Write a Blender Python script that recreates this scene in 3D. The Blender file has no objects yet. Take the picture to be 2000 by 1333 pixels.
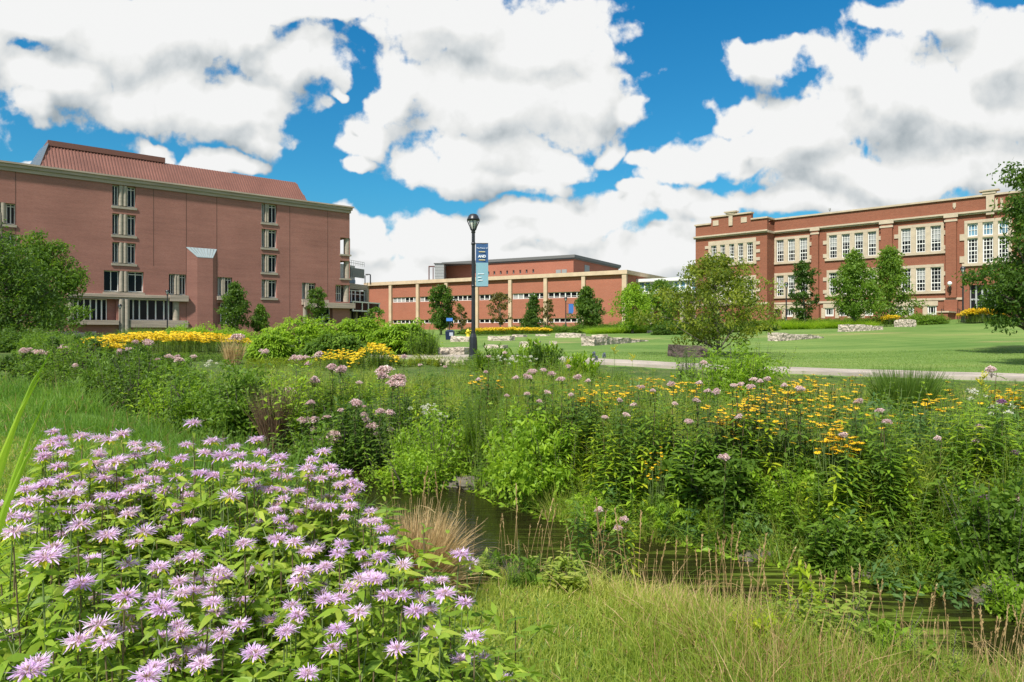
import bpy, math, random
import numpy as np
R=math.radians
rng=np.random.default_rng(7); random.seed(7)
S=bpy.context.scene; C=S.collection
# ---------------------------------------------------------------- camera, sky, sun, exposure
CH=1.5; FPX=1333.0; HV=645.0
cd=bpy.data.cameras.new('camera'); cam=bpy.data.objects.new('camera',cd); C.objects.link(cam)
cam.location=(0,0,CH); cam.rotation_euler=(R(90),0,0)
cd.sensor_width=36; cd.lens=24; cd.shift_y=-(666.5-HV)/2000; cd.clip_end=6000; cd.clip_start=.05
S.camera=cam
S.view_settings.view_transform='Standard'; S.view_settings.look='None'; S.view_settings.exposure=1.03; S.view_settings.gamma=1
SUN_AZ=R(208); SUN_EL=R(52)     # azimuth clockwise from +Y: behind the camera, to the left
W=bpy.data.worlds.new('World'); S.world=W; W.use_nodes=True
W.cycles.sampling_method='MANUAL'; W.cycles.sample_map_resolution=256
def node_tools(nt):
    def N(t,**k):
        n=nt.nodes.new(t)
        for a,b in k.items():
            if a.startswith('i_'): n.inputs[int(a[2:])].default_value=b
            else: setattr(n,a,b)
        return n
    def L(a,b): nt.links.new(a,b)
    def M(op,a,b=None,c=None,clamp=False):
        n=nt.nodes.new('ShaderNodeMath'); n.operation=op; n.use_clamp=clamp
        for i,x in enumerate((a,b,c)):
            if x is None: continue
            if isinstance(x,(int,float)): n.inputs[i].default_value=x
            else: nt.links.new(x,n.inputs[i])
        return n.outputs[0]
    return N,L,M
BLOBS=[(60,30,210,80),(300,70,260,110),(120,150,150,70),(300,190,190,85),(440,215,150,75),(500,265,75,45),(560,15,230,38),(90,205,60,38),
(410,325,100,26),(300,305,60,18),(660,30,110,26),(575,125,85,60),(500,60,80,50),(640,190,22,12),(30,300,30,14),
(880,50,190,85),(1060,80,170,100),(980,190,230,110),(1120,190,110,90),(930,300,165,70),(760,170,65,80),(715,260,62,42),(700,320,48,22),(900,350,125,40),(1070,320,85,40),(1235,215,42,28),(1190,290,48,28),(1010,360,90,28),
(1560,250,130,95),(1490,120,80,42),(1640,130,80,60),(1740,180,170,105),(1880,220,230,130),(1960,90,120,80),(1800,35,130,50),(1350,325,100,48),(1480,300,140,60),(1700,330,280,60),(1900,340,220,75),(1430,215,55,35),(1280,310,40,24),
(1100,430,180,48),(930,460,160,50),(840,480,80,42),(1000,415,90,24),(720,495,70,62),(690,440,40,35),(1330,410,150,42),(1250,375,50,22),(1050,500,420,52),(1650,400,260,40),(800,560,260,60),(1300,510,200,70),(1050,560,420,60),(-40,120,80,120),(1400,430,90,35)]
def cloud_group():
    g=bpy.data.node_groups.new('cloud_density','ShaderNodeTree')
    g.interface.new_socket('P',in_out='INPUT',socket_type='NodeSocketVector')
    g.interface.new_socket('D',in_out='OUTPUT',socket_type='NodeSocketFloat')
    g.interface.new_socket('A',in_out='OUTPUT',socket_type='NodeSocketFloat')
    N,L,M=node_tools(g)
    gi=N('NodeGroupInput'); go=N('NodeGroupOutput')
    # domain warp
    n1=N('ShaderNodeTexNoise',noise_dimensions='2D'); n1.inputs['Scale'].default_value=7; n1.inputs['Detail'].default_value=4
    L(gi.outputs[0],n1.inputs['Vector'])
    s=N('ShaderNodeVectorMath',operation='SUBTRACT'); L(n1.outputs['Color'],s.inputs[0]); s.inputs[1].default_value=(.5,.5,.5)
    wv=N('ShaderNodeVectorMath',operation='MULTIPLY_ADD'); L(s.outputs[0],wv.inputs[0]); wv.inputs[1].default_value=(.13,.10,0); L(gi.outputs[0],wv.inputs[2])
    acc=None
    for (u,v,ru,rv) in BLOBS:
        cx=(u-1000)/FPX; cz=(HV-v)/FPX; rx=ru/FPX*1.16; rz=rv/FPX*1.16
        a=N('ShaderNodeVectorMath',operation='MULTIPLY_ADD'); L(wv.outputs[0],a.inputs[0])
        a.inputs[1].default_value=(1/rx,1/rz,0); a.inputs[2].default_value=(-cx/rx,-cz/rz,0)
        l=N('ShaderNodeVectorMath',operation='LENGTH'); L(a.outputs[0],l.inputs[0])
        d=M('SUBTRACT',1.0,l.outputs['Value'])
        acc=d if acc is None else M('SMOOTH_MAX',acc,d,.22)
    # open sky beyond the photographed part: scattered clouds
    n3=N('ShaderNodeTexNoise',noise_dimensions='2D'); n3.inputs['Scale'].default_value=2.2; n3.inputs['Detail'].default_value=3
    L(gi.outputs[0],n3.inputs['Vector'])
    sp=N('ShaderNodeSeparateXYZ'); L(gi.outputs[0],sp.inputs[0])
    ex=M('MULTIPLY',M('SUBTRACT',M('ABSOLUTE',sp.outputs[0]),.8),6,clamp=True)
    ey=M('MULTIPLY',M('SUBTRACT',sp.outputs[1],.5),6,clamp=True)
    e=M('MAXIMUM',ex,ey)
    oth=M('SUBTRACT',M('MULTIPLY',M('SUBTRACT',n3.outputs[0],.44),4.0),M('MULTIPLY',M('SUBTRACT',1.0,e),3))
    acc=M('MAXIMUM',acc,oth)
    n2=N('ShaderNodeTexNoise',noise_dimensions='2D'); n2.inputs['Scale'].default_value=16; n2.inputs['Detail'].default_value=9; n2.inputs['Roughness'].default_value=.6
    L(gi.outputs[0],n2.inputs['Vector'])
    v=N('ShaderNodeTexVoronoi',voronoi_dimensions='2D',feature='SMOOTH_F1'); v.inputs['Scale'].default_value=24; v.inputs['Detail'].default_value=2
    L(wv.outputs[0],v.inputs['Vector'])
    acc=M('MULTIPLY',acc,1.95); L(acc,go.inputs[1])
    r=M('ADD',acc,M('MULTIPLY',M('SUBTRACT',n2.outputs[0],.50),1.75))
    r=M('ADD',r,M('MULTIPLY',M('SUBTRACT',.40,v.outputs['Distance']),.75))
    L(r,go.inputs[0]); return g
def build_world():
    nt=W.node_tree; nt.nodes.clear(); N,L,M=node_tools(nt)
    out=N('ShaderNodeOutputWorld'); bg=N('ShaderNodeBackground'); L(bg.outputs[0],out.inputs[0])
    sky=N('ShaderNodeTexSky',sky_type='NISHITA',sun_disc=False,sun_elevation=SUN_EL,sun_rotation=SUN_AZ)
    sky.air_density=1.0; sky.dust_density=.3; sky.ozone_density=2.5
    tc=N('ShaderNodeTexCoord'); sp=N('ShaderNodeSeparateXYZ'); L(tc.outputs['Generated'],sp.inputs[0])
    yy=M('MAXIMUM',M('ABSOLUTE',sp.outputs[1]),.06)
    cb=N('ShaderNodeCombineXYZ'); L(M('DIVIDE',sp.outputs[0],yy),cb.inputs[0]); L(M('DIVIDE',sp.outputs[2],yy),cb.inputs[1])
    g=cloud_group()
    def dens(off,k=0):
        a=N('ShaderNodeVectorMath',operation='ADD'); L(cb.outputs[0],a.inputs[0]); a.inputs[1].default_value=off
        q=N('ShaderNodeGroup'); q.node_tree=g; L(a.outputs[0],q.inputs[0]); return q.outputs if k is None else q.outputs[k]
    dd=dens((0,0,0),None); d0=dd[0]; a0=dd[1]; d1=dens((-.012,.028,0)); d2=dens((-.02,.055,0),1)
    nz=N('ShaderNodeTexNoise',noise_dimensions='2D'); nz.inputs['Scale'].default_value=5.5; nz.inputs['Detail'].default_value=6; nz.inputs['Roughness'].default_value=.55; L(cb.outputs[0],nz.inputs['Vector'])
    mask=N('ShaderNodeMapRange',interpolation_type='SMOOTHSTEP'); L(d0,mask.inputs[0]); mask.inputs[1].default_value=-.12; mask.inputs[2].default_value=.42
    # shading: material above a point shades it; billow relief from the fine difference
    g1=M('MULTIPLY',M('SUBTRACT',d1,d0),.24)
    s1=M('MULTIPLY',M('SUBTRACT',d2,a0),.5)
    thick=M('MULTIPLY',a0,.6,clamp=True)
    nn=M('MULTIPLY',M('SUBTRACT',nz.outputs[0],.36),3.0,clamp=True)
    sh=M('ADD',M('ADD',M('MULTIPLY',M('ADD',s1,.02),M('ADD',M('MULTIPLY',nn,.5),.75)),M('MULTIPLY',M('MULTIPLY',nn,thick),.40)),g1,clamp=True)
    ramp=N('ShaderNodeValToRGB'); cr=ramp.color_ramp
    cr.elements[0].position=0; cr.elements[0].color=(.98,.985,.98,1)
    cr.elements[1].position=1; cr.elements[1].color=(.36,.42,.46,1)
    e=cr.elements.new(.22); e.color=(.88,.89,.88,1)
    e=cr.elements.new(.5); e.color=(.70,.735,.75,1)
    L(sh,ramp.inputs[0])
    cl=N('ShaderNodeMix',data_type='RGBA',blend_type='MULTIPLY'); cl.inputs[0].default_value=1
    L(ramp.outputs[0],cl.inputs[6]); cl.inputs[7].default_value=(CLB,CLB,CLB,1)
    tint=N('ShaderNodeMix',data_type='RGBA',blend_type='MULTIPLY'); tint.inputs[0].default_value=1
    tr=N('ShaderNodeValToRGB'); L(sp.outputs[2],tr.inputs[0]); t=tr.color_ramp
    t.elements[0].position=0; t.elements[0].color=(.22,.38,.40,1); t.elements[1].position=.45; t.elements[1].color=(.07,.52,.71,1)
    e=t.elements.new(.2); e.color=(.14,.51,.60,1)
    L(sky.outputs[0],tint.inputs[6]); L(tr.outputs[0],tint.inputs[7])
    mx=N('ShaderNodeMix',data_type='RGBA'); L(mask.outputs[0],mx.inputs[0]); L(tint.outputs[2],mx.inputs[6]); L(cl.outputs[2],mx.inputs[7])
    L(mx.outputs[2],bg.inputs[0]); bg.inputs[1].default_value=.1
CLB=4.55
build_world()
sd=bpy.data.lights.new('sun','SUN'); sd.energy=3.3; sd.angle=R(3.0); sd.color=(1,.95,.87)
so=bpy.data.objects.new('sun',sd); C.objects.link(so)
so.rotation_euler=(math.pi/2-SUN_EL,0,math.pi-SUN_AZ) if False else (0,0,0)
from mathutils import Vector, Matrix
sdir=Vector((math.sin(SUN_AZ)*math.cos(SUN_EL),math.cos(SUN_AZ)*math.cos(SUN_EL),math.sin(SUN_EL)))
so.rotation_euler=sdir.to_track_quat('Z','Y').to_euler()
so.location=sdir*50

# ---------------------------------------------------------------- geometry accumulator
class G:
    def __init__(s): s.V=[];s.F=[];s.n=0
    def add(s,v,f,mat=0,a=0.5,smooth=False):
        v=np.asarray(v,float).reshape(-1,3); f=np.asarray(f,int)
        if f.ndim==1: f=f.reshape(1,-1)
        m=len(f)
        mat=np.broadcast_to(np.asarray(mat),(m,)); a=np.broadcast_to(np.asarray(a,float),(m,))
        s.V.append(v); s.F.append((f+s.n,mat.copy(),a.copy(),smooth)); s.n+=len(v)
    def arr(s): return np.concatenate(s.V) if s.V else np.zeros((0,3))
    def scatter(s,src,loc,rz,sc,va=None,tilt=None,szs=None):
        """bake copies of src"""
        V=src.arr(); k=len(loc); n=len(V)
        c,sn=np.cos(rz),np.sin(rz)
        sc=np.asarray(sc,float)*np.ones(k); sz=sc if szs is None else szs*np.ones(k)
        x=V[None,:,0]*sc[:,None]; y=V[None,:,1]*sc[:,None]; z=V[None,:,2]*sz[:,None]
        X=x*c[:,None]-y*sn[:,None]; Y=x*sn[:,None]+y*c[:,None]; Z=z
        if tilt is not None:
            X=X+Z*tilt[:,0:1]; Y=Y+Z*tilt[:,1:2]
        P=np.stack([X+loc[:,0:1],Y+loc[:,1:2],Z+loc[:,2:3]],2).reshape(-1,3)
        off=(np.arange(k)*n)[:,None,None]
        base=s.n; s.V.append(P); s.n+=len(P)
        for f,mat,a,sm in src.F:
            ff=(f[None]+off).reshape(-1,f.shape[1])+base
            aa=np.broadcast_to(a[None],(k,len(a)))
            if va is not None: aa=np.clip(aa+va[:,None],0,1)
            s.F.append((ff,np.tile(mat,k),aa.reshape(-1).copy(),sm))
    def merge(s,src,T=None):
        V=src.arr()
        if T is not None:
            M_=np.array(T); V=V@M_[:3,:3].T+M_[:3,3]
        for f,mat,a,sm in src.F: s.F.append((f+s.n,mat,a,sm))
        s.V.append(V); s.n+=len(V)
    def mesh(s,name,mats):
        me=bpy.data.meshes.new(name); V=s.arr(); me.vertices.add(len(V)); me.vertices.foreach_set('co',V.astype(np.float32).ravel())
        tot=np.concatenate([np.full(len(f),f.shape[1]) for f,_,_,_ in s.F]); lv=np.concatenate([f.ravel() for f,_,_,_ in s.F])
        me.loops.add(len(lv)); me.loops.foreach_set('vertex_index',lv.astype(np.int32))
        st=np.concatenate([[0],np.cumsum(tot)[:-1]])
        me.polygons.add(len(tot)); me.polygons.foreach_set('loop_start',st.astype(np.int32)); me.polygons.foreach_set('loop_total',tot.astype(np.int32))
        me.polygons.foreach_set('material_index',np.concatenate([m for _,m,_,_ in s.F]).astype(np.int32))
        me.polygons.foreach_set('use_smooth',np.concatenate([np.full(len(f),sm) for f,_,_,sm in s.F]))
        at=me.attributes.new('v','FLOAT','FACE'); at.data.foreach_set('value',np.concatenate([a for _,_,a,_ in s.F]).astype(np.float32))
        for m in (mats if isinstance(mats,(list,tuple)) else [mats]): me.materials.append(m)
        me.update(calc_edges=True); me.validate()
        return me
def box(g,x0,x1,y0,y1,z0,z1,mat=0,a=.5):
    v=[(x0,y0,z0),(x1,y0,z0),(x1,y1,z0),(x0,y1,z0),(x0,y0,z1),(x1,y0,z1),(x1,y1,z1),(x0,y1,z1)]
    g.add(v,[(0,3,2,1),(4,5,6,7),(0,1,5,4),(1,2,6,5),(2,3,7,6),(3,0,4,7)],mat,a)
def hexa(g,p,mat=0,a=.5):   # 8 explicit points, bottom four then top four
    g.add(p,[(0,3,2,1),(4,5,6,7),(0,1,5,4),(1,2,6,5),(2,3,7,6),(3,0,4,7)],mat,a)
def tube(g,pts,rad,n=6,mat=0,a=.5,smooth=True,cap=True):
    pts=np.asarray(pts,float); m=len(pts); rad=np.broadcast_to(np.asarray(rad,float),(m,))
    T=np.gradient(pts,axis=0); T/=np.linalg.norm(T,axis=1)[:,None]+1e-9
    ref=np.array([1,0,0.]) if abs(T[0,0])<.8 else np.array([0,1,0.])
    A=np.cross(T,ref); A/=np.linalg.norm(A,axis=1)[:,None]+1e-9; B=np.cross(T,A)
    th=np.arange(n)*2*math.pi/n
    V=pts[:,None]+rad[:,None,None]*(np.cos(th)[None,:,None]*A[:,None]+np.sin(th)[None,:,None]*B[:,None])
    i=np.arange(m-1)[:,None]*n; j=np.arange(n)[None]; k=(j+1)%n
    F=np.stack([i+j,i+k,i+n+k,i+n+j],2).reshape(-1,4)
    g.add(V.reshape(-1,3),F,mat,a,smooth)
    if cap: g.add(V[-1],[tuple(range(n))],mat,a); g.add(V[0],[tuple(range(n))[::-1]],mat,a)
def lathe(g,prof,n=16,c=(0,0,0),mat=0,a=.5,smooth=True):
    th=np.arange(n)*2*math.pi/n; P=np.asarray(prof,float)
    V=np.stack([c[0]+P[:,0:1]*np.cos(th),c[1]+P[:,0:1]*np.sin(th),c[2]+np.repeat(P[:,1:2],n,1)],2)
    m=len(P); i=np.arange(m-1)[:,None]*n; j=np.arange(n)[None]; k=(j+1)%n
    g.add(V.reshape(-1,3),np.stack([i+j,i+k,i+n+k,i+n+j],2).reshape(-1,4),mat,a,smooth)
def unit(v): return v/(np.linalg.norm(v,axis=-1,keepdims=True)+1e-9)
def strips(g,base,d,side,L,Wd,prof,bend=None,mat=0,a=.5,smooth=False,twist=None):
    base=np.asarray(base,float).reshape(-1,3); n=len(base); d=np.broadcast_to(d,(n,3)); side=np.broadcast_to(side,(n,3))
    L=np.broadcast_to(L,(n,)); Wd=np.broadcast_to(Wd,(n,)); r=len(prof); t=np.linspace(0,1,r)
    bend=np.zeros((n,3)) if bend is None else np.broadcast_to(bend,(n,3))
    c=base[:,None]+d[:,None]*(L[:,None]*t)[...,None]+bend[:,None]*(L[:,None]*t*t)[...,None]
    w=side[:,None]*(Wd[:,None]*np.asarray(prof)/2)[...,None]
    V=np.stack([c-w,c+w],2).reshape(-1,3)
    o=(np.arange(n)*2*r)[:,None]; i=np.arange(r-1)[None]*2
    F=np.stack([o+i,o+i+1,o+i+3,o+i+2],2).reshape(-1,4)
    a=np.broadcast_to(a,(n,)); g.add(V,F,mat,np.repeat(a,r-1),smooth)
def rdir(n,zmin=-1,zmax=1,r=rng):
    z=r.uniform(zmin,zmax,n); t=r.uniform(0,2*math.pi,n); q=np.sqrt(1-z*z); return np.stack([q*np.cos(t),q*np.sin(t),z],1)
def perp(d):
    r=rdir(len(d)); return unit(np.cross(d,r))
# ---------------------------------------------------------------- objects
def tag(o,label=None,cat=None,group=None,kind=None):
    if label: o['label']=label
    if cat: o['category']=cat
    if group: o['group']=group
    if kind: o['kind']=kind
    return o
def obj(name,g,mats,parent=None,loc=None,rz=None,**k):
    me=g if isinstance(g,bpy.types.Mesh) else g.mesh(name,mats)
    o=bpy.data.objects.new(name,me); C.objects.link(o)
    if parent: o.parent=parent
    if loc is not None: o.location=loc
    if rz is not None: o.rotation_euler=(0,0,rz)
    return tag(o,**k)
def thing(name,label,cat,loc=(0,0,0),rz=0,group=None):
    o=bpy.data.objects.new(name,None); C.objects.link(o); o.location=loc; o.rotation_euler=(0,0,rz); o.empty_display_size=.2
    return tag(o,label,cat,group)
# ---------------------------------------------------------------- materials
def mat(name,col,rough=.6,spec=.3,metal=0,noise=None,bump=None,coord='Object'):
    """noise=(scale,amount,stretch) multiplies colour by a noise value"""
    m=bpy.data.materials.new(name); m.use_nodes=True; nt=m.node_tree; N,L,M=node_tools(nt)
    b=nt.nodes['Principled BSDF']; b.inputs['Roughness'].default_value=rough; b.inputs['Specular IOR Level'].default_value=spec; b.inputs['Metallic'].default_value=metal
    c=(*col,1); b.inputs['Base Color'].default_value=c
    tc=N('ShaderNodeTexCoord')
    if noise:
        mp=N('ShaderNodeMapping'); L(tc.outputs[coord],mp.inputs[0]); mp.inputs['Scale'].default_value=noise[2] if len(noise)>2 else (1,1,1)
        n=N('ShaderNodeTexNoise'); L(mp.outputs[0],n.inputs['Vector']); n.inputs['Scale'].default_value=noise[0]; n.inputs['Detail'].default_value=6; n.inputs['Roughness'].default_value=.65
        mr=N('ShaderNodeMapRange'); L(n.outputs[0],mr.inputs[0]); mr.inputs[1].default_value=.3; mr.inputs[2].default_value=.7; mr.inputs[3].default_value=1-noise[1]; mr.inputs[4].default_value=1+noise[1]
        vm=N('ShaderNodeVectorMath',operation='SCALE'); vm.inputs[0].default_value=col; L(mr.outputs[0],vm.inputs['Scale']); L(vm.outputs[0],b.inputs['Base Color'])
    if bump:
        n=N('ShaderNodeTexNoise'); L(tc.outputs[coord],n.inputs['Vector']); n.inputs['Scale'].default_value=bump[0]; n.inputs['Detail'].default_value=5
        bp=N('ShaderNodeBump'); L(n.outputs[0],bp.inputs['Height']); bp.inputs['Strength'].default_value=bump[1]; bp.inputs['Distance'].default_value=bump[2]; L(bp.outputs[0],b.inputs['Normal'])
    return m
def leafmat(name,c0,c1,c2,trans=.47,rough=.5,orand=.3):
    m=bpy.data.materials.new(name); m.use_nodes=True; nt=m.node_tree; N,L,M=node_tools(nt)
    b=nt.nodes['Principled BSDF']; o=nt.nodes['Material Output']; b.inputs['Roughness'].default_value=rough; b.inputs['Specular IOR Level'].default_value=.28
    at=N('ShaderNodeAttribute',attribute_name='v'); r=N('ShaderNodeValToRGB'); cr=r.color_ramp
    cr.elements[0].color=(*c0,1); cr.elements[1].color=(*c2,1); e=cr.elements.new(.5); e.color=(*c1,1)
    oi=N('ShaderNodeObjectInfo')
    f=M('ADD',at.outputs['Fac'],M('MULTIPLY',M('SUBTRACT',oi.outputs['Random'],.5),orand),clamp=True); L(f,r.inputs[0])
    L(r.outputs[0],b.inputs['Base Color'])
    t=N('ShaderNodeBsdfTranslucent'); vm=N('ShaderNodeVectorMath',operation='MULTIPLY'); L(r.outputs[0],vm.inputs[0]); vm.inputs[1].default_value=(1.5,1.45,.7); L(vm.outputs[0],t.inputs[0])
    mx=N('ShaderNodeMixShader'); mx.inputs[0].default_value=trans; L(b.outputs[0],mx.inputs[1]); L(t.outputs[0],mx.inputs[2]); L(mx.outputs[0],o.inputs[0])
    return m
def brickmat(name,c1,c2,mortar,dark=.25):
    m=bpy.data.materials.new(name); m.use_nodes=True; nt=m.node_tree; N,L,M=node_tools(nt)
    b=nt.nodes['Principled BSDF']; b.inputs['Roughness'].default_value=.85; b.inputs['Specular IOR Level'].default_value=.2
    tc=N('ShaderNodeTexCoord'); sp=N('ShaderNodeSeparateXYZ'); L(tc.outputs['Object'],sp.inputs[0])
    cb=N('ShaderNodeCombineXYZ'); L(M('ADD',sp.outputs[0],sp.outputs[1]),cb.inputs[0]); L(sp.outputs[2],cb.inputs[1])
    br=N('ShaderNodeTexBrick'); L(cb.outputs[0],br.inputs['Vector']); br.inputs['Color1'].default_value=(*c1,1); br.inputs['Color2'].default_value=(*c2,1); br.inputs['Mortar'].default_value=(*mortar,1)
    br.inputs['Scale'].default_value=1; br.inputs['Brick Width'].default_value=.22; br.inputs['Row Height'].default_value=.075; br.inputs['Mortar Size'].default_value=.009
    # broad weathering: courses and blotches
    mp=N('ShaderNodeMapping'); L(cb.outputs[0],mp.inputs[0]); mp.inputs['Scale'].default_value=(.12,1.6,1)
    n=N('ShaderNodeTexNoise'); L(mp.outputs[0],n.inputs['Vector']); n.inputs['Scale'].default_value=1.4; n.inputs['Detail'].default_value=7; n.inputs['Roughness'].default_value=.7
    n2=N('ShaderNodeTexNoise'); L(cb.outputs[0],n2.inputs['Vector']); n2.inputs['Scale'].default_value=.22; n2.inputs['Detail'].default_value=6
    f=M('ADD',M('MULTIPLY',n.outputs[0],dark*1.6),M('MULTIPLY',n2.outputs[0],dark*1.6)); f=M('SUBTRACT',1+dark*1.6,f)
    vm=N('ShaderNodeVectorMath',operation='SCALE'); L(br.outputs[0],vm.inputs[0]); L(f,vm.inputs['Scale']); L(vm.outputs[0],b.inputs['Base Color'])
    return m
def glassmat(name,col,rough=.06):
    m=mat(name,col,rough,.12,noise=(.5,.6,(1,1,.4))); return m
# ---------------------------------------------------------------- terrain
CTRL=[(0,0,0),(-3,3,0),(3,2.5,-.02),(6,2,0),(-6,8,0),(-10,12,0),(-22,22,.05),(-45,32,.3),(20,-5,0),(-20,-5,0),(0,-30,0),
(-1,10.5,-.12),(2,8,-.12),(5,6.5,-.1),(8,6,0),(12,9,.1),(6,12,.1),(0,14,.12),(-7,19,.12),(-16,29,.25),(3,17,.28),
(-3,23.5,.55),(4,20,.45),(11.7,16,.36),(20,12,.3),(30,8,.2),(-1.2,21.7,.58),(-12,30,.4),
(-4.5,60,.85),(11.2,60,1.3),(27.9,62,1.75),(39,58,2.35),(10.5,28,.62),(18.75,25,.7),(33.7,45,1.65),(18.4,36,1.0),(2,35,.68),(2,48,.82),
(28.9,77,2.2),(45.7,60,2.6),(60,50,3),(-57,76,.7),(-25,105,.8),(-40,70,.7),(-20,60,.6),(19,115,2.0),(-24,139,1.6),(10,90,1.7),(0,200,2.5),(150,150,4),(-150,100,1),(-100,20,.3),(100,0,1),(60,20,1.4)]
CT=np.array(CTRL,float)
def _k(d): return np.sqrt(d*d+16.)
_A=_k(np.hypot(CT[:,None,0]-CT[None,:,0],CT[:,None,1]-CT[None,:,1])); _n=len(CT)
_M=np.zeros((_n+1,_n+1)); _M[:_n,:_n]=_A-np.eye(_n)*.4; _M[:_n,_n]=1; _M[_n,:_n]=1
_w=np.linalg.solve(_M,np.r_[CT[:,2],0])
STREAM=np.array([(16,-1.2),(9,1.6),(5.5,3.3),(4.0,4.1),(3.0,4.7),(2.2,5.15),(1.2,5.95),(0.2,6.6),(-.8,7.5),(-2.0,9.3),(-3.3,10.9),(-5.2,12.4),(-8.2,15.2),(-11.2,17.6),(-15,20.6),(-28,28),(-60,42)],float)
SW=np.array([1.2,.95,.82,.74,.68,.62,.62,.66,.78,.95,.9,.9,.8,.8,.8,.8,.8])
FARW=0
WATER=-.55
def stream_dist(x,y):
    x=np.asarray(x,float); y=np.asarray(y,float); best=np.full(x.shape,1e9); side=np.zeros(x.shape)
    for i in range(len(STREAM)-1):
        a=STREAM[i]; b=STREAM[i+1]; ab=b-a; t=np.clip(((x-a[0])*ab[0]+(y-a[1])*ab[1])/(ab@ab),0,1)
        px=a[0]+t*ab[0]; py=a[1]+t*ab[1]; w=SW[i]*(1-t)+SW[i+1]*t
        d=np.hypot(x-px,y-py)-w; s=np.where((ab[0]*(y-a[1])-ab[1]*(x-a[0]))<0,1,-1)  # +1 = far side
        m=d<best; best=np.where(m,d,best); side=np.where(m,s,side)
    return best,side
def H(x,y):
    x=np.asarray(x,float); y=np.asarray(y,float); sh=x.shape; xf=x.ravel(); yf=y.ravel(); z=np.zeros(len(xf))
    for i in range(0,len(xf),20000):
        X=xf[i:i+20000]; Y=yf[i:i+20000]
        z[i:i+20000]=_k(np.hypot(X[:,None]-CT[None,:,0],Y[:,None]-CT[None,:,1]))@_w[:_n]+_w[_n]
    r=np.hypot(xf,yf); f=np.clip((r-170)/80,0,1); z=z*(1-f)+2.0*f
    d,s=stream_dist(xf,yf)
    k=np.clip(d/np.where(s>0,1.2,np.where(yf<12,1.7,.9))+.06,0,1); k=k*k*(3-2*k)
    z=(WATER-.18)*(1-k)+z*k
    z=z+.02*np.sin(xf*2.1+yf)*np.cos(yf*1.7-xf*.6)*np.clip((30-r)/20,0,1)
    return z.reshape(sh)
def h1(x,y): return float(H(np.array([x]),np.array([y]))[0])
def ray(u,v,canopy=0.,y0=2.0,y1=160.):
    """first point where the view ray through photo pixel u,v meets the ground raised by canopy"""
    Y=np.geomspace(y0,y1,700); X=(u-1000)/FPX*Y; Z=CH+(HV-v)/FPX*Y
    h=H(X,Y)+canopy; i=np.argmax(Z<=h)
    if Z[i]>h[i]: i=len(Y)-1
    return float(X[i]),float(Y[i]),float(h[i]-canopy)
def at(u,Y): return (u-1000)/FPX*Y
def zz(v,Y): return CH+(HV-v)/FPX*Y
# ================================================================ MATERIALS
M_brickL=brickmat('brick_rose',(.315,.128,.10),(.27,.105,.083),(.32,.2,.16),.34)
M_brickM=brickmat('brick_orange',(.37,.122,.074),(.32,.10,.06),(.33,.18,.12),.2)
M_brickR=brickmat('brick_russet',(.265,.088,.05),(.215,.068,.038),(.26,.14,.09),.2)
M_conc=mat('concrete_tan',(.33,.285,.225),.85,noise=(1.2,.2,(1,1,3)))
M_concd=mat('concrete_weathered',(.37,.30,.24),.85,noise=(.8,.3,(.3,1,6)))
M_stone=mat('limestone_trim',(.47,.385,.28),.8,noise=(1.5,.14))
M_pier=mat('pier_concrete',(.52,.40,.27),.8,noise=(.8,.14))
M_white=mat('white_frame',(.72,.71,.67),.5)
M_glassd=glassmat('dark_glass',(.010,.011,.013))
M_glassb=glassmat('blue_glass',(.13,.24,.32))
M_blind=mat('window_blind',(.30,.30,.29),.4,.8,noise=(1.5,.3,(1,1,8)))
M_roofred=mat('roof_red_metal',(.215,.098,.075),.55,.4,noise=(.4,.2))
M_rib=mat('roof_seam',(.165,.075,.056),.5)
M_dark=mat('dark_recess',(.02,.02,.022),.7)
M_greym=mat('grey_metal',(.36,.37,.36),.5,.5,noise=(3,.1))
M_louver=mat('louver_grey',(.25,.26,.25),.5)
M_roofd=mat('roof_edge_dark',(.13,.13,.125),.6)
M_black=mat('black_metal',(.018,.019,.023),.38,.5)
M_rust=mat('rust_brown',(.12,.05,.04),.7)
M_gravel=mat('roof_gravel',(.3,.29,.27),.9,noise=(3,.2))
# ================================================================ BUILDING HELPERS
class Fac:
    """a facade line from photo column u0 at depth Y0 to u1 at depth Y1; local x along it, y into the building"""
    def __init__(s,u0,Y0,u1,Y1,name,label,cat,zb=None):
        s.p=np.array([at(u0,Y0),Y0]); q=np.array([at(u1,Y1),Y1]); s.len=np.linalg.norm(q-s.p); s.d=(q-s.p)/s.len
        s.e=thing(name,label,cat,(s.p[0],s.p[1],0),math.atan2(s.d[1],s.d[0]))
    def s(s,u,off=0):   # off = local y of the plane
        n=np.array([-s.d[1],s.d[0]]); p=s.p+n*off; a=(u-1000)/FPX
        # p+d*t = Y*(a,1)
        A=np.array([[s.d[0],-a],[s.d[1],-1]]); t,Y=np.linalg.solve(A,-p); return t
    def Y(s,x,off=0): return s.p[1]+s.d[1]*x+s.d[0]*off
    def z(s,u,v,off=0): return zz(v,s.Y(s.s(u,off),off))
    def r(s,u0,u1,v0,v1,off=0):
        """rectangle from photo corner values (v0 top, v1 bottom taken at its middle)"""
        um=(u0+u1)/2; return [s.s(u0,off),s.s(u1,off),s.z(um,v1,off),s.z(um,v0,off)]
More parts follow.
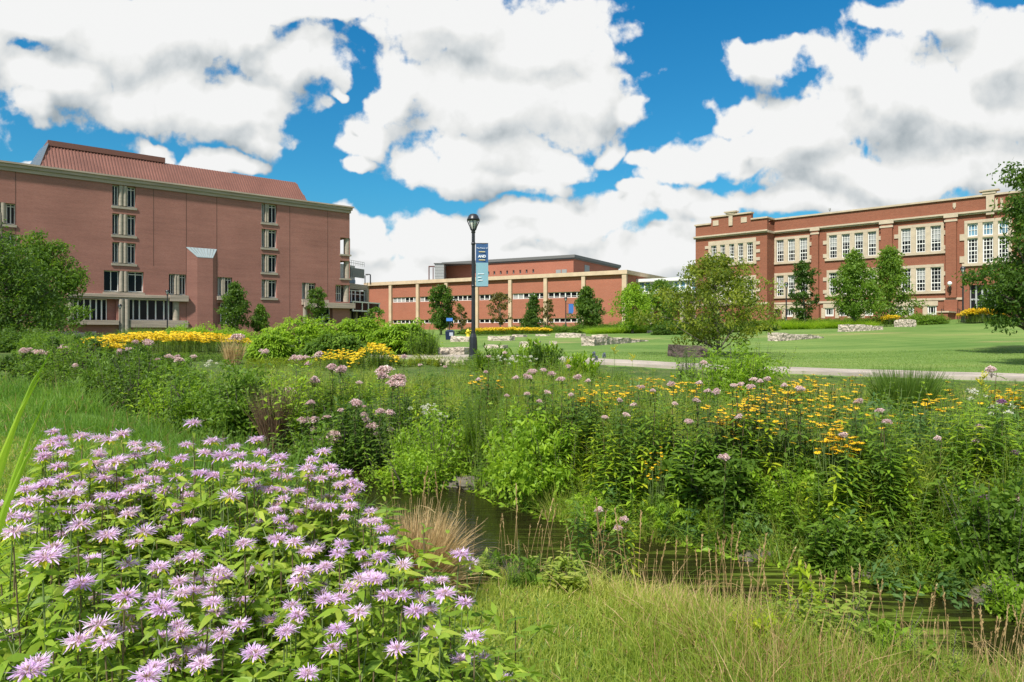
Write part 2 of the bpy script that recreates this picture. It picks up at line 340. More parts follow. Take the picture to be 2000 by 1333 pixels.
def wall(g,x0,x1,z0,z1,holes,y=0.,dep=.4,m=0):
    xs=sorted({x0,x1,*[h[0] for h in holes],*[h[1] for h in holes]}); zs=sorted({z0,z1,*[h[2] for h in holes],*[h[3] for h in holes]})
    xs=[x for x in xs if x0-1e-6<=x<=x1+1e-6]; zs=[z for z in zs if z0-1e-6<=z<=z1+1e-6]
    for a,b in zip(xs,xs[1:]):
        for c,d in zip(zs,zs[1:]):
            mx,mz=(a+b)/2,(c+d)/2
            if any(h[0]<mx<h[1] and h[2]<mz<h[3] for h in holes): continue
            g.add([(a,y,c),(b,y,c),(b,y,d),(a,y,d)],[(0,1,2,3)],m)
    for h in holes:
        a,b,c,d=h[:4]; Y=y+dep
        g.add([(a,y,c),(a,Y,c),(a,Y,d),(a,y,d)],[(0,1,2,3)],m); g.add([(b,y,c),(b,y,d),(b,Y,d),(b,Y,c)],[(0,1,2,3)],m)
        g.add([(a,y,d),(a,Y,d),(b,Y,d),(b,y,d)],[(0,1,2,3)],m); g.add([(a,y,c),(b,y,c),(b,Y,c),(a,Y,c)],[(0,1,2,3)],m)
    for (a,b) in ((x0,None),(x1,None)):
        g.add([(a,y,z0),(a,y+dep,z0),(a,y+dep,z1),(a,y,z1)],[(0,1,2,3)],m)
def window(parent,x0,x1,z0,z1,y,cols=1,rows=1,fw=.09,mw=.035,fm=None,gm=None,rail=None,sashes=False,arch=False):
    """frame mesh (part) with its glass as sub-part"""
    f=G(); w=x1-x0; h=z1-z0; fy0,fy1=y-.07,y+.05
    box(f,x0,x0+fw,fy0,fy1,z0,z1); box(f,x1-fw,x1,fy0,fy1,z0,z1); box(f,x0+fw,x1-fw,fy0,fy1,z0,z0+fw); box(f,x0+fw,x1-fw,fy0,fy1,z1-fw,z1)
    for i in range(1,cols):
        x=x0+w*i/cols; box(f,x-mw/2,x+mw/2,y-.045,y+.03,z0+fw,z1-fw)
    rr=rail if rail is not None else [i/rows for i in range(1,rows)]
    for q in rr:
        t=mw if not isinstance(q,tuple) else q[1]; q=q if not isinstance(q,tuple) else q[0]
        z=z0+h*q; box(f,x0+fw,x1-fw,y-.048,y+.028,z-t/2,z+t/2)
    if arch:   # spandrels that round off the top corners
        n=8; r=w/2-fw; cx=(x0+x1)/2; zt=z1-fw; zc=zt-r*.75
        for sgn in (-1,1):
            pts=[(cx+sgn*r*math.cos(t),zc+r*.75*math.sin(t)) for t in np.linspace(0,math.pi/2,n)]
            cor=(cx+sgn*r,zt)
            for a,b in zip(pts,pts[1:]):
                f.add([(a[0],fy0+.01,a[1]),(b[0],fy0+.01,b[1]),(cor[0],fy0+.01,cor[1])],[(0,1,2) if sgn<0 else (0,2,1)])
                f.add([(a[0],fy0+.01,a[1]),(b[0],fy0+.01,b[1]),(b[0],fy1,b[1]),(a[0],fy1,a[1])],[(0,1,2,3)])
    fo=obj('window',f,fm or M_white,parent)
    g=G(); g.add([(x0+fw,y,z0+fw),(x1-fw,y,z0+fw),(x1-fw,y,z1-fw),(x0+fw,y,z1-fw)],[(0,1,2,3)])
    obj('pane',g,gm or M_glassd,fo); return fo
# ================================================================ LEFT BUILDING
YL0,YL1=76.5,105.0
L=Fac(0,YL0,683,YL1,'classroom_building','big rose brick building at left with red metal mansard roof and narrow window stacks','building')
E=L.e; s=L.s
xl=s(-330); xr=s(683); zb=.0
ztop=L.z(340,360); zc=L.z(340,377)      # cornice top and bottom
ztop=(L.z(0,314)+L.z(683,405))/2; zc=(L.z(0,334)+L.z(683,416))/2
holes=[]; wins=[]
def stack(u0,u1,v0,v1): r=L.r(u0,u1,v0,v1); holes.append(r); return r
rows_l=[(363.5,404.5),(419,460.5),(474.5,515.5)]
def colpair(x0,x1,z0,z1,name='concrete_column'):
    g=G(); w=(x1-x0); 
    tube(g,[(x0+w*.27,.2,z0),(x0+w*.27,.2,z1)],w*.25,14,cap=False); tube(g,[(x0+w*.73,.2,z0),(x0+w*.73,.2,z1)],w*.25,14,cap=False)
    box(g,x0+w*.1,x1-w*.1,.2,.62,z0,z1); obj(name,g,M_conc,E)
def leftwin(r,ua,ub,uc,ud,sill=.28):
    """opening r: window ua.., column pair ub-uc, window ..ud"""
    x0,x1,z0,z1=r; g=G(); box(g,x0-.12,x1+.12,-.12,.2,z0-sill,z0); box(g,x0,x1,.2,.6,z0,z0+.1); obj('sill',g,M_conc,E)
    a,b=s(ub),s(uc); colpair(a,b,z0+.1,z1)
    window(E,x0,a,z0+.1,z1,.55,2,1,.1,.1); window(E,b,x1,z0+.1,z1,.55,2,1,.1,.1,rail=[.86])
for v0,v1 in rows_l: leftwin(stack(219.5,265.5,v0,v1),219,232,250,266)
leftwin(stack(203,281,530,571.5),203,233,251,281)
for v0,v1 in ((399,436),(448.5,485),(497.5,533),(546.8,582.5)): leftwin(stack(511,541,v0,v1),511,518,526.5,541)
leftwin(stack(330,364,536,577),330,341,352,364); leftwin(stack(425,454,542,579),425,433,441,454)
leftwin(stack(590,617,553,585),590,597,605,617)
leftwin(stack(-22,30.5,396,438),-22,-10,13,30.5); leftwin(stack(140,149,527,567),140,141,142,149)
leftwin(stack(-22,30.5,456,500),-22,-10,13,30.5)
# ground floor strip
g1=stack(131,228,584,633); g2=stack(253,350,586,626); g3=stack(365,384.5,590,628); g4=stack(425,470,592,634); g5=stack(594,650,593,632)
# the north-east corner is cut away at three levels
cut=[L.r(664.7,683,465,497),L.r(664.7,683,510,544),L.r(655.5,683,557,590)]
for c in cut: c[1]=xr+.001; holes.append(c)
g=G(); wall(g,xl,xr,zb-.5,zc,holes,0,.6)
# rear side, ends (the right end keeps clear of the corner cuts)
D=34.; cx=cut[0][0]; cx2=cut[2][0]
zs=sorted([c[2] for c in cut]+[c[3] for c in cut])
def bodybox(a,b,c,d,y0=.6,y1=D): box(g,a,b,y0,y1,c,d)
bodybox(xl,cx2,zb-.5,zc)
bodybox(cx2+.002,cx,cut[2][3],zc); 
bodybox(cx+.002,xr,zb-.5,cut[2][2],.6,4); bodybox(cx2+.002,cx+.001,zb-.5,cut[2][2],.6,4)
lv=[(cut[2][3],cut[1][2]),(cut[1][3],cut[0][2]),(cut[0][3],zc)]
for a,b in lv: bodybox(cx+.002,xr,a,b,.6,5.)
obj('wall',g,M_brickL,E)
for u,v0,v1 in ((30.5,340,640),(364,378,640),(423.5,384,640),(300,372,520),(566,398,640),(640,408,590)):
    g=G(); x=s(u); box(g,x-.035,x+.035,-.012,-.002,L.z(u,v1),zc-.01); obj('expansion_joint',g,mat('joint_shadow',(.14,.07,.055),.9),E)
# columns and slabs in the cut corner
g=G()
for c in cut: 
    xa=s(671.5); 
    if c is cut[0] or c is cut[1]: xa=s(673)
    tube(g,[(xa+.7,.6,c[2]),(xa+.7,.6,c[3])],.5,14,cap=False)
tube(g,[(s(674.5),.6,zb),(s(674.5),.6,L.z(660,602))],.55,14); obj('corner_column',g,M_conc,E)
g=G()
for c in cut[:2]: box(g,c[0]-.1,xr+.25,-.12,5.05,c[2]-.25,c[2]-.01)
obj('corner_sill',g,M_conc,E)
c=cut[2]; window(E,c[0]+.3,s(671),c[2]+.05,c[3],.9,3,2,.1,.1)
g=G(); r=L.r(640,682,591,602,-.6); box(g,s(592),xr+.6,-.7,1.,L.z(660,602,-.6),L.z(660,592,-.6)); obj('entrance_canopy',g,M_concd,E)
# cornice: stepped concrete
g=G(); h=ztop-zc
for a,b,o in ((0,.42,.16),(.42,.8,.34),(.8,1.,.52)): box(g,xl,xr+o,-o,.55,zc+h*a,zc+h*b-.004)
box(g,xl,xr,.551,D,zc,ztop-.3); obj('cornice',g,M_concd,E)
# long concrete ledge over the ground floor
g=G(); zl0,zl1=L.z(240,585),L.z(240,575); box(g,s(131),s(366),-.35,-.002,zl0,zl1); box(g,s(131),s(366),-.5,-.351,zl0+.25,zl1-.1)
obj('ledge',g,M_concd,E)
g=G(); box(g,s(135),s(230),-.7,-.002,L.z(180,634.5),L.z(180,625.5)); box(g,s(253),s(366),-.4,-.002,L.z(300,640),L.z(300,626)); obj('planter_ledge',g,M_concd,E)
g=G(); zt=L.z(430,578.5); box(g,s(423.5),s(456),-.4,-.002,zt-.55,zt-.1); zt=L.z(600,584); box(g,s(589),s(640),-.4,-.002,zt-.9,zt-.1); zt=L.z(355,576); box(g,s(330),s(366),-.6,-.002,zt-.9,zt-.12); obj('ledge',g,M_concd,E)
def bays(r,edges,rail=None,y=.5):
    x0,x1,z0,z1=r; e=[s(q) for q in edges]
    for a,b in zip(e,e[1:]): window(E,a,b,z0,z1,y,1,1,.075,.08,rail=rail or [])
bays(g1,[144,153.5,165.5,178,189.5,200,210]); bays(g2,[253,262,274,290,306,322,331,341]); bays(g4,[433,444,456,470]); bays(g3,[366,384])
bays(g5,[618,632,646],[.3]); 
g=G(); r=g1; tube(g,[(s(131.5)+.3,.2,r[2]),(s(131.5)+.3,.2,r[3])],.3,12,cap=False); tube(g,[(s(345),.25,g2[2]),(s(345),.25,g2[3])],.42,12,cap=False); tube(g,[(s(596),.25,g5[2]),(s(596),.25,g5[3])],.42,12,cap=False); obj('column',g,M_conc,E)
g=G(); za,zb2=L.z(241,640),zl0; a=s(230.5); b=s(253); w=b-a
tube(g,[(a+w*.27,-.25,0),(a+w*.27,-.25,zb2)],w*.24,14,cap=False); tube(g,[(a+w*.73,-.25,0),(a+w*.73,-.25,zb2)],w*.24,14,cap=False); obj('column',g,M_conc,E)
# projecting trapezoid bay with the sloping skylight on its head
o=.28; a,b=s(364),s(423.5); c,d=s(385.5,-o),s(416,-o); zt=L.z(393,486.5); zf=L.z(400,504,-o)
g=G(); hexa(g,[(c,-o,0),(d,-o,0),(b,-.002,0),(a,-.002,0),(c,-o,zf),(d,-o,zf),(b,-.002,zt),(a,-.002,zt)]); obj('projecting_bay',g,M_brickL,E)
g=G(); e=.08; hexa(g,[(c,-o-.02,zf+.02),(d,-o-.02,zf+.02),(b,-.02,zt+.02),(a,-.02,zt+.02),(c,-o-.02,zf+e+.02),(d,-o-.02,zf+e+.02),(b,-.02,zt+e+.02),(a,-.02,zt+e+.02)])
k=obj('bay_skylight',g,mat('milky_glass',(.42,.48,.51),.35,.5,noise=(2,.12)),E)
g=G()
for i in range(1,9):
    t=i/9; p=np.array([c+(d-c)*t,-o,zf+.12]); q=np.array([a+(b-a)*t,-.03,zt+.12]); tube(g,[p,q],.035,4)
obj('glazing_bar',g,M_greym,k)
# mansard roof with standing seams
zr0=ztop-.3; ys=2.2; yt=ys+3.6
xb0,xb1=s(73,ys),s(607,ys); xt0,xt1=s(97,yt),s(578,yt); zr1=L.z(450,338,yt); zr1=(L.z(330,320,yt)+L.z(578,357.5,yt))/2
zr1=float(zr1)
g=G(); v=[(xb0,ys,zr0),(xb1,ys,zr0),(xt1,yt,zr1),(xt0,yt,zr1)]
g.add(v,[(0,1,2,3)]); yb=26; v=[(xb0,ys,zr0),(xt0,yt,zr1),(xt0,yb-3,zr1),(xb0,yb,zr0)]; 
v2=[(xb1,ys,zr0),(xb1,yb,zr0),(xt1,yb-3,zr1),(xt1,yt,zr1)]; g.add(v2,[(0,1,2,3)]); g.add([(xt0,yt,zr1),(xt1,yt,zr1),(xt1,yb-3,zr1),(xt0,yb-3,zr1)],[(0,1,2,3)]); g.add([(xb0,yb,zr0),(xt0,yb-3,zr1),(xt1,yb-3,zr1),(xb1,yb,zr0)],[(0,1,2,3)])
ro=obj('roof',g,M_roofred,E)
g=G(); n=96
for i in range(n+1):
    t=i/n; xb=xb0+(xb1-xb0)*t
    # seams run straight up the slope and stop at the hip
    if xb>xt1: zt_=zr0+(zr1-zr0)*(xb1-xb)/(xb1-xt1); 
    elif xb<xt0: zt_=zr0+(zr1-zr0)*(xb-xb0)/(xt0-xb0)
    else: zt_=zr1
    f=(zt_-zr0)/(zr1-zr0)
    if f>.03: hexa(g,[(xb-.05,ys-.01,zr0),(xb+.05,ys-.01,zr0),(xb+.05,ys-.13,zr0),(xb-.05,ys-.13,zr0)][::-1]+[(xb-.05,ys+3.6*f-.01,zt_),(xb+.05,ys+3.6*f-.01,zt_),(xb+.05,ys+3.6*f-.13,zt_),(xb-.05,ys+3.6*f-.13,zt_)][::-1])
obj('roof_seam',g,M_rib,ro)
g=G(); box(g,xt0-.2,s(322,yt),yt-.25,yb-3,zr1+.01,(L.z(100,277.5,yt)+L.z(322,307.5,yt))/2); obj('roof_cap',g,M_rib,ro)
g=G(); 
xq=s(52,ys); g.add([(xq,ys+1,zr0),(xb0,ys,zr0),(xt0,yt,zr1+.6),(xt0-.4,yt+6,zr1+.6),(xq,ys+8,zr0)],[(0,1,2),(0,2,3),(0,3,4)]); obj('roof_skylight',g,mat('skylight_glass',(.09,.12,.15),.3,.3),ro)
# entrance doors below the canopy
g=G(); box(g,s(600),s(672),1.3,1.5,0,L.z(650,602,.6)); obj('doorway',g,M_glassd,E)
g=G()
for u in (606,616,626,634,642,650,660): box(g,s(u)-.08,s(u)+.08,1.2,1.29,0,L.z(650,606,.6))
box(g,s(600),s(668),1.21,1.285,L.z(640,616),L.z(640,616)+.15); obj('door_frame',g,M_greym,E)
# ================================================================ GLASS LINK
K=Fac(676,112,716,118,'glass_stair_link','grey glazed stair link between the rose brick and orange brick buildings','building'); E=K.e; s=K.s
g=G(); box(g,s(672),s(715.5),.3,14,0,K.z(700,567)-.2); obj('wall',g,M_dark,E)
g=G(); box(g,s(672),s(716),-.2,14,K.z(700,566),K.z(700,556)); obj('fascia',g,M_concd,E)
g=G(); tube(g,[(s(715),.0,0),(s(715),.0,K.z(715,566))],.45,10); obj('column',g,M_conc,E)
for a,b in ((676,687),(687,694.5),(694.5,703.5),(703.5,712.5)): window(E,s(a),s(b),K.z(695,592),K.z(695,567.5),.1,1,1,.14,.1,rail=[.68])
g=G(); box(g,s(678),s(713),2,10,K.z(700,555),K.z(700,521,2)); obj('penthouse',g,M_greym,E)
g=G(); 
for a,b in ((680.5,685),(687.5,711)):
    for i in range(26): 
        x=s(a,2)+(s(b,2)-s(a,2))*i/26; box(g,x,x+.1,1.9,1.99,K.z(700,543,2),K.z(700,525,2))
obj('louver',g,M_louver,E)
g=G(); box(g,s(688),s(713),1.9,1.98,K.z(700,555,2),K.z(700,548.5,2)); obj('pane',g,M_glassb,E)
g=G(); zt=K.z(700,520.5,2)
for i in range(9):
    x=s(679,2)+(s(712.5,2)-s(679,2))*i/8; tube(g,[(x,2.1,zt),(x,2.1,zt+.85)],.035,4)
for q in (.45,.85): tube(g,[(s(679,2),2.1,zt+q),(s(712.5,2),2.1,zt+q)],.035,4)
obj('roof_railing',g,M_greym,E)
# dark glass bridge box with white frame
r=K.r(689,742,592.5,607,-3); g=G(); box(g,r[0],r[1],-2.9,3,r[2],r[3]); obj('glass_box',g,M_glassd,E)
g=G(); 
for u in (690,708,720,741): box(g,s(u,-3)-.11,s(u,-3)+.11,-3,-2.905,r[2],r[3])
box(g,r[0]-.1,r[1]+.1,-3.05,-2.903,r[2]-.2,r[2]); box(g,r[0]-.1,r[1]+.1,-3.05,-2.903,r[3],r[3]+.2); obj('box_frame',g,M_white,E)
g=G(); 
for u,w in ((684,.6),(697,.5),(713,.6),(727,.5)): box(g,s(u,-1)-w/2,s(u,-1)+w/2,-1,-.5,0,K.z(700,609,-1))
obj('post',g,M_conc,E)
# ================================================================ MIDDLE BUILDING
Mb=Fac(716,144.5,1222,113.5,'long_brick_building','low orange brick building across the back with tan piers and long window bands','building'); E=Mb.e; s=Mb.s
zt=(Mb.z(767,550.5)+Mb.z(1222,531))/2; xr=Mb.len; x0=0
zbw=-1.
def bz(va,vb): return (Mb.z(767,va)+Mb.z(1137,vb))/2
zu0,zu1=bz(589.5,583.5),bz(580,571.5); zl0,zl1=bz(630.5,632),bz(624,623)
piers=[719,764.5,817.5,873.5,933,998,1067,1141]
holes=[[s(piers[i])+.35,s(piers[i+1])-.35,a,b] for i in range(1,7) for a,b in ((zu0,zu1),(zl0,zl1))]
g=G(); wall(g,0,xr,zbw,zt,holes,0,.45); box(g,0,xr,.45,38,zbw,zt); obj('wall',g,M_brickM,E)
for p in piers[:]:
    g=G(); x=s(p); box(g,x-.34,x+.34,-.45,.1,zbw,zt-.552); obj('pier',g,M_pier,E)
g=G(); box(g,s(1216.5),xr+.3,-.45,.02,zbw,zt-.552); box(g,s(1208),s(1216.5)-.01,-.1,.02,zbw,zt-.552) if False else None
obj('pier',g,M_pier,E)
g=G(); box(g,-.3,xr+.45,-.55,-.01,zt-.55,zt+.12); box(g,xr+.002,xr+.45,-.008,38,zt-.55,zt+.118); obj('roof_beam',g,M_pier,E)
g=G(); box(g,-.3,xr+.2,0,38,zt+.0,zt+.06); obj('roof',g,M_gravel,E)
rg=random.Random(3)
for i in range(1,7):
    a=s(piers[i])+.35; b=s(piers[i+1])-.35; n=6
    for j in range(n):
        c=a+(b-a)*j/n; d=a+(b-a)*(j+1)/n; q=rg.random()
        window(E,c,d,zu0,zu1,.25,1,1,.09,.05,rail=[.3],gm=M_blind if q<(.6 if i in(1,5) else .15) else M_glassd)
        window(E,c,d,zl0,zl1,.25,1,1,.09,.05,gm=M_glassd)
# side return with tan beam: windowed white link to the right building
# upper block
U=Fac(868,146,1120,131,'upper_hall_block','flat topped orange brick block rising behind the long brick building roof','building'); E=U.e; s=U.s
zt=(U.z(868,517.5)+U.z(1120,504.5))/2; xr=U.len
holes=[]
for u in (954,965.5,978,990.5,1003,1016,1028.5,1041.5): r=U.r(u-1.7,u+1.7,528.5,535.5); z=(r[2]+r[3])/2; holes.append([r[0],r[1],r[2],r[3]])
zq=np.mean([[h[2],h[3]] for h in holes],0)
for h in holes: h[2],h[3]=zq
g=G(); wall(g,0,xr,0,zt,holes,0,.4); box(g,0,xr,.4,24,0,zt); obj('wall',g,M_brickM,E)
for h in holes: window(E,*h,.3,1,1,.06,.05,fm=M_greym)
g=G(); box(g,-.4,xr+.45,-.45,24.4,zt,zt+.55); box(g,-.2,xr+.25,-.25,24.2,zt-.25,zt-.002); obj('roof_edge',g,M_roofd,E)
g=G(); r=U.r(1086,1107,527,535.5); z0=r[2]; box(g,r[0],(r[0]+r[1])/2-.1,-.08,-.002,r[2],r[3]); box(g,(r[0]+r[1])/2+.1,r[1],-.08,-.002,r[2],r[3]); obj('louver',g,M_louver,E)
g=G(); box(g,xr+.002,xr+.08,5.2,7.6,zt-3.6,zt-.95); obj('louver',g,M_louver,E)
g=G(); box(g,xr+.003,xr+.05,4.8,8.0,zt-3.8,zt-3.6); obj('sill',g,M_pier,E)
V=Fac(849,141,867,141,'roof_vent_housing','grey louvered air handling box on the long building roof beside the upper block','rooftop unit'); E=V.e; s=V.s
za=V.z(858,545); zt=V.z(858,515.5)
g=G(); box(g,0,V.len,0,5,za-.6,zt); obj('housing',g,M_greym,E)
g=G(); 
for i in range(9): z=za+(zt-za)*(.05+.1*i); box(g,.05,V.len-.05,-.05,-.002,z,z+.06)
obj('louver_slat',g,M_louver,E)
g=G(); box(g,-.2,V.len+7,-.2,5.2,zt+.002,zt+.12); obj('lid',g,M_roofd,E)
def pipe(u0,u1,v0,v1,Y,label,two=True,m=None):
    g=G(); a=at(u0,Y); b=at(u1,Y); z0=zz(v1,Y)-.3; z1=zz(v0,Y)
    tube(g,[(a,Y,z0),(a,Y,z1)],.13,6); tube(g,[(a-.1,Y,z1),(b+.2,Y,z1)],.13,6); tube(g,[(b,Y,z0),(b,Y,z1-.2)],.1,6); tube(g,[(b+.2,Y,z1),(b+.2,Y+1.2,z1)],.13,6)
    tag(obj('roof_pipe_frame',g,m or M_rust),label,'pipe frame')
pipe(838,846,521,546,141,'rusty brown pipe frame on the roof left of the grey louvered box')
pipe(723.5,713,536.5,552,143,'dark bent pipe frame at the left end of the long low roof',m=M_black)
# side wall of the middle building running back + glazed bridge
B=Fac(1236,118,1362,112,'glazed_bridge','white glazed bridge behind trees linking the long building and the hall','building'); E=B.e; s=B.s
za,zt=(B.z(1300,569),B.z(1300,547.5))
g=G(); box(g,0,B.len,-.2,4,zt-.15,zt+.35); box(g,0,B.len,-.2,4,za-.4,za); box(g,0,B.len,.6,3.5,za+.002,zt-.152); obj('deck',g,M_white,E)
n=11
for i in range(n): window(E,B.len*i/n,B.len*(i+1)/n,za+.002,zt-.152,.4,1,1,.12,.08,rail=[.4],gm=M_blind if i%3==0 else M_glassb)
g=G(); 
for u in (1240,1270,1300,1330,1355): box(g,s(u)-.3,s(u)+.3,.4,1.,0,za-.402)
obj('post',g,M_conc,E)
g=G(); box(g,0,B.len,3,3.4,0,za-.45); obj('wall',g,M_brickM,E)
for u in (1318,1330,1340): 
    window(E,s(u,2.8)-.5,s(u,2.8)+.5,1.5,B.z(u,624),2.9,1,1,.12,.1)
# ================================================================ RIGHT BUILDING
Y_R0,Y_R1=77.6,61.3
Rb=Fac(1498,Y_R0,2000,Y_R1,'school_hall','russet brick school hall at right with cream stone trim and tall white sash windows','building'); E=Rb.e; s=Rb.s
zt=(Rb.z(1498,432.5)+Rb.z(1876,389))/2
xe=s(2200); zbase=0.5
zs0=(Rb.z(1498,463.5)+Rb.z(1876,420.5))/2; zs1=(Rb.z(1498,457.5)+Rb.z(1876,413.5))/2   # string course under the parapet
zb0=(Rb.z(1498,595.2)+Rb.z(1876,586.5))/2; zb1=zb0+.22
print('hall zt',zt,'string',zs0,'belt',zb0)
holes=[]; W1=[];
upper=[((1517,1531),(1539,1553),(1561.5,1577)),((1619.5,1635),(1644,1660),(1669,1686),(1695,1711.5)),((1760,1779),(1789,1807.5),(1817.5,1838))]
zu1=np.mean([Rb.z(1547,467),Rb.z(1665,457),Rb.z(1798,443.5)]); zu0=np.mean([Rb.z(1547,510.5),Rb.z(1665,503.5),Rb.z(1798,492)])
zm1=np.mean([Rb.z(1547,538),Rb.z(1627,533.5),Rb.z(1810,522)]); zm0=np.mean([Rb.z(1547,579.5),Rb.z(1627,574),Rb.z(1810,569)])
zg1=np.mean([Rb.z(1619,601.5),Rb.z(1818,598)]); zg0=np.mean([Rb.z(1619,616.5),Rb.z(1818,617.5)])
surr=G(); 
def surround(a,b,z0,z1,xs,q=True):
    """stone surround: lintel, sill, mullions and toothed quoins around openings xs"""
    lt=.28; box(surr,a-.24,b+.24,-.1,.3,z1,z1+lt); box(surr,a-.42,b+.42,-.16,.3,z0-.26,z0)
    e=[a-.24]+[t for x in xs for t in x]+[b+.24]
    for i in range(0,len(e),2):
        if e[i+1]-e[i]>.02: box(surr,e[i],e[i+1],-.09,.3,z0+.001,z1-.001)
    if q:
        h=(z1-z0+lt); 
        for k,f in enumerate((.0,.26,.52,.78)):
            if k%2==0: 
                zz0=z0+h*f+.1; box(surr,a-.62,a-.241,-.085,.05,zz0,zz0+h*.15); box(surr,b+.241,b+.62,-.085,.05,zz0,zz0+h*.15)
for grp in upper:
    xs=[(s(a),s(b)) for a,b in grp]
    for z0,z1,kind in ((zu0,zu1,'u'),(zm0,zm1,'m')):
        holes.append([xs[0][0],xs[-1][1],z0,z1]); surround(xs[0][0],xs[-1][1],z0,z1,xs)
        for k,(a,b) in enumerate(xs):
            w=window(E,a,b,z0,z1,.14,3,1,.08,.034,rail=[.17,(.34,.09),.5,.67,.84][(0 if kind=='m' else 0):],gm=M_glassd)
            if kind=='u' or rg.random()<.35:    # pulled-down blind behind the upper sash
                g=G(); zb_=z0+(z1-z0)*rg.choice([.5,.42,.5,.62]); g.add([(a+.12,.135,zb_),(b-.12,.135,zb_),(b-.12,.135,z1-.12),(a+.12,.135,z1-.12)],[(0,1,2,3)]); obj('blind',g,M_blind,w)
zs0=zs1-.26
# basement windows
bas=[(1514,1524,'x'),(1534,1548),(1556,1566),(1611.5,1628),(1638.5,1653.5),(1663,1680),(1689,1705),(1750,1764),(1773,1785),(1811,1829)]
for t in bas:
    a,b=s(t[0]),s(t[1]); holes.append([a,b,zg0,zg1]); 
    if len(t)>2:
        g=G(); box(g,a,b,.15,.2,zg0,zg1); obj('shutter_panel',g,mat('brown_panel',(.06,.03,.03),.6),E); continue
    window(E,a,b,zg0,zg1,.12,3,1,.12,.05,rail=[.2]); box(surr,a-.4,a-.01,-.03,.25,zg0-.2,zg1); 
for a,b in ((1506,1570),(1608,1712),(1747,1832)): box(surr,s(a),s(b),-.08,.3,zg1+.001,zg1+.45)
# bay with round-headed transom lights
zA1=Rb.z(1929,434); zA0=Rb.z(1929,460.); zB1=Rb.z(1929,463.5); zB0=Rb.z(1929,513)
xa=[(s(a),s(b)) for a,b in ((1889.5,1910),(1919,1940),(1949,1970))]
holes.append([xa[0][0],xa[-1][1],zB0,zA1]); surround(xa[0][0],xa[-1][1],zB0,zA1,xa); box(surr,xa[0][0],xa[-1][1],-.085,.28,zA0+.001,zB1-.001) if zA0>zB1 else box(surr,xa[0][0],xa[-1][1],-.085,.28,zB1+.001,zA0-.001)
for a,b in xa:
    window(E,a,b,zA0,zA1,.14,3,2,.1,.05,gm=M_glassb,arch=True); window(E,a,b,zB0,zB1,.14,3,1,.1,.05,rail=[.17,.34,(.5,.09),.67,.84])
# entrance recess
r=Rb.r(1893,1960,558,606); re=[s(1893),s(1966),zbase+1.6,Rb.z(1925,556)]; holes.append(re)
g=G(); wall(g,s(1498.5),xe,zbase-1.5,zt,holes,0,.5)
box(g,s(1498.5),xe,.5,30,zbase-1.5,zt-.6)
# pilasters
for a,b,zt_ in ((1587,1600,zs0),(1722,1744,zs0),(1848,1869,zs0)):
    pil=G(); box(pil,s(a),s(b),-.35,-.002,zb1+.002,zt_-.002); box(pil,s(a)-.1,s(b)+.1,-.45,-.003,zbase-1.5,zb0-.002); obj('pilaster',pil,M_brickR,E)
    box(surr,s(a)-.15,s(b)+.15,-.42,-.36,zs0-.12,zs1+.02); box(surr,s(a)-.1,s(b)+.1,-.40,-.365,zs0-.5,zs0-.302)
obj('wall',g,M_brickR,E)
box(surr,s(1498.5),xe,-.22,-.001,zs0,zs1); box(surr,s(1498.5),xe,-.34,-.221,zs1-.12,zs1+.04)
box(surr,s(1498.5),s(1880),-.12,-.001,zb0,zb1)
box(surr,s(1498.5),xe,-.16,.5,zt,zt+.17)
# raised pedestal with emblem panel on the parapet
a,b=s(1919),s(1945); box(surr,a,b,-.22,.4,zt+.171,zt+.42); box(surr,a-.25,b+.25,-.3,.5,zt+.421,zt+.55); box(surr,a+.3,b-.1,-.24,-.001,zt-1.75,zt-.001)
for x0,x1,z0,z1 in ((.55,.75,-1.5,-.35),(1.0,1.2,-1.5,-.35),(1.4,1.6,-1.5,-.35)): box(surr,a+x0,a+x1,-.3,-.241,zt+z0,zt+z1)
box(surr,s(1861),s(1867),-.08,-.001,Rb.z(1864,405.5),Rb.z(1864,397)); box(surr,s(1862.5),s(1865.5),-.08,-.001,Rb.z(1864,408),Rb.z(1864,405.6)-.001)
box(surr,re[0]-.3,re[0]-.001,-.15,.3,zbase-1,re[3]+.3) if False else None
obj('stone_trim',surr,M_stone,E)
dy=.45
g=G(); box(g,re[0],re[1],dy,dy+.04,re[2],re[3]); obj('doorway',g,M_glassd,E)
g=G(); n=6
for i in range(n+1):
    x=re[0]+(re[1]-re[0])*i/n; box(g,x-.07,x+.07,dy-.1,dy-.002,re[2],re[3])
box(g,re[0],re[1],dy-.09,dy-.003,re[2]+2.2,re[2]+2.35); obj('door_frame',g,M_greym,E)
# the stepped-forward end block
P=2.0   # projects this far in front of the main face
xA=s(1358.5,-P); xB=s(1498,-P)
Hp=Rb; zt2=zt
hl=[]; sur2=G(); surr=sur2
cols=((1389.5,1400),(1407,1416.5),(1424.5,1434.5),(1441.5,1452),(1459,1471)); xs=[(s(a,-P),s(b,-P)) for a,b in cols]
zv1=Rb.z(1430,477,-P); zv0=Rb.z(1430,514.5,-P)
gp=G()
hl.append([xs[0][0],xs[-1][1],zv0,zv1]); zq1=Rb.z(1430,549,-P); zq0=Rb.z(1430,590,-P); hl.append([xs[0][0],xs[-1][1],zq0,zq1])
wall(gp,xA,xB,zbase-1.5,zt2,hl,-P,.5); box(gp,xA,xB,-P+.5,-.004,zbase-1.5,zt2-.6); box(gp,xA,s(1498.4),0.0,30,zbase-1.5,zt2-.62)
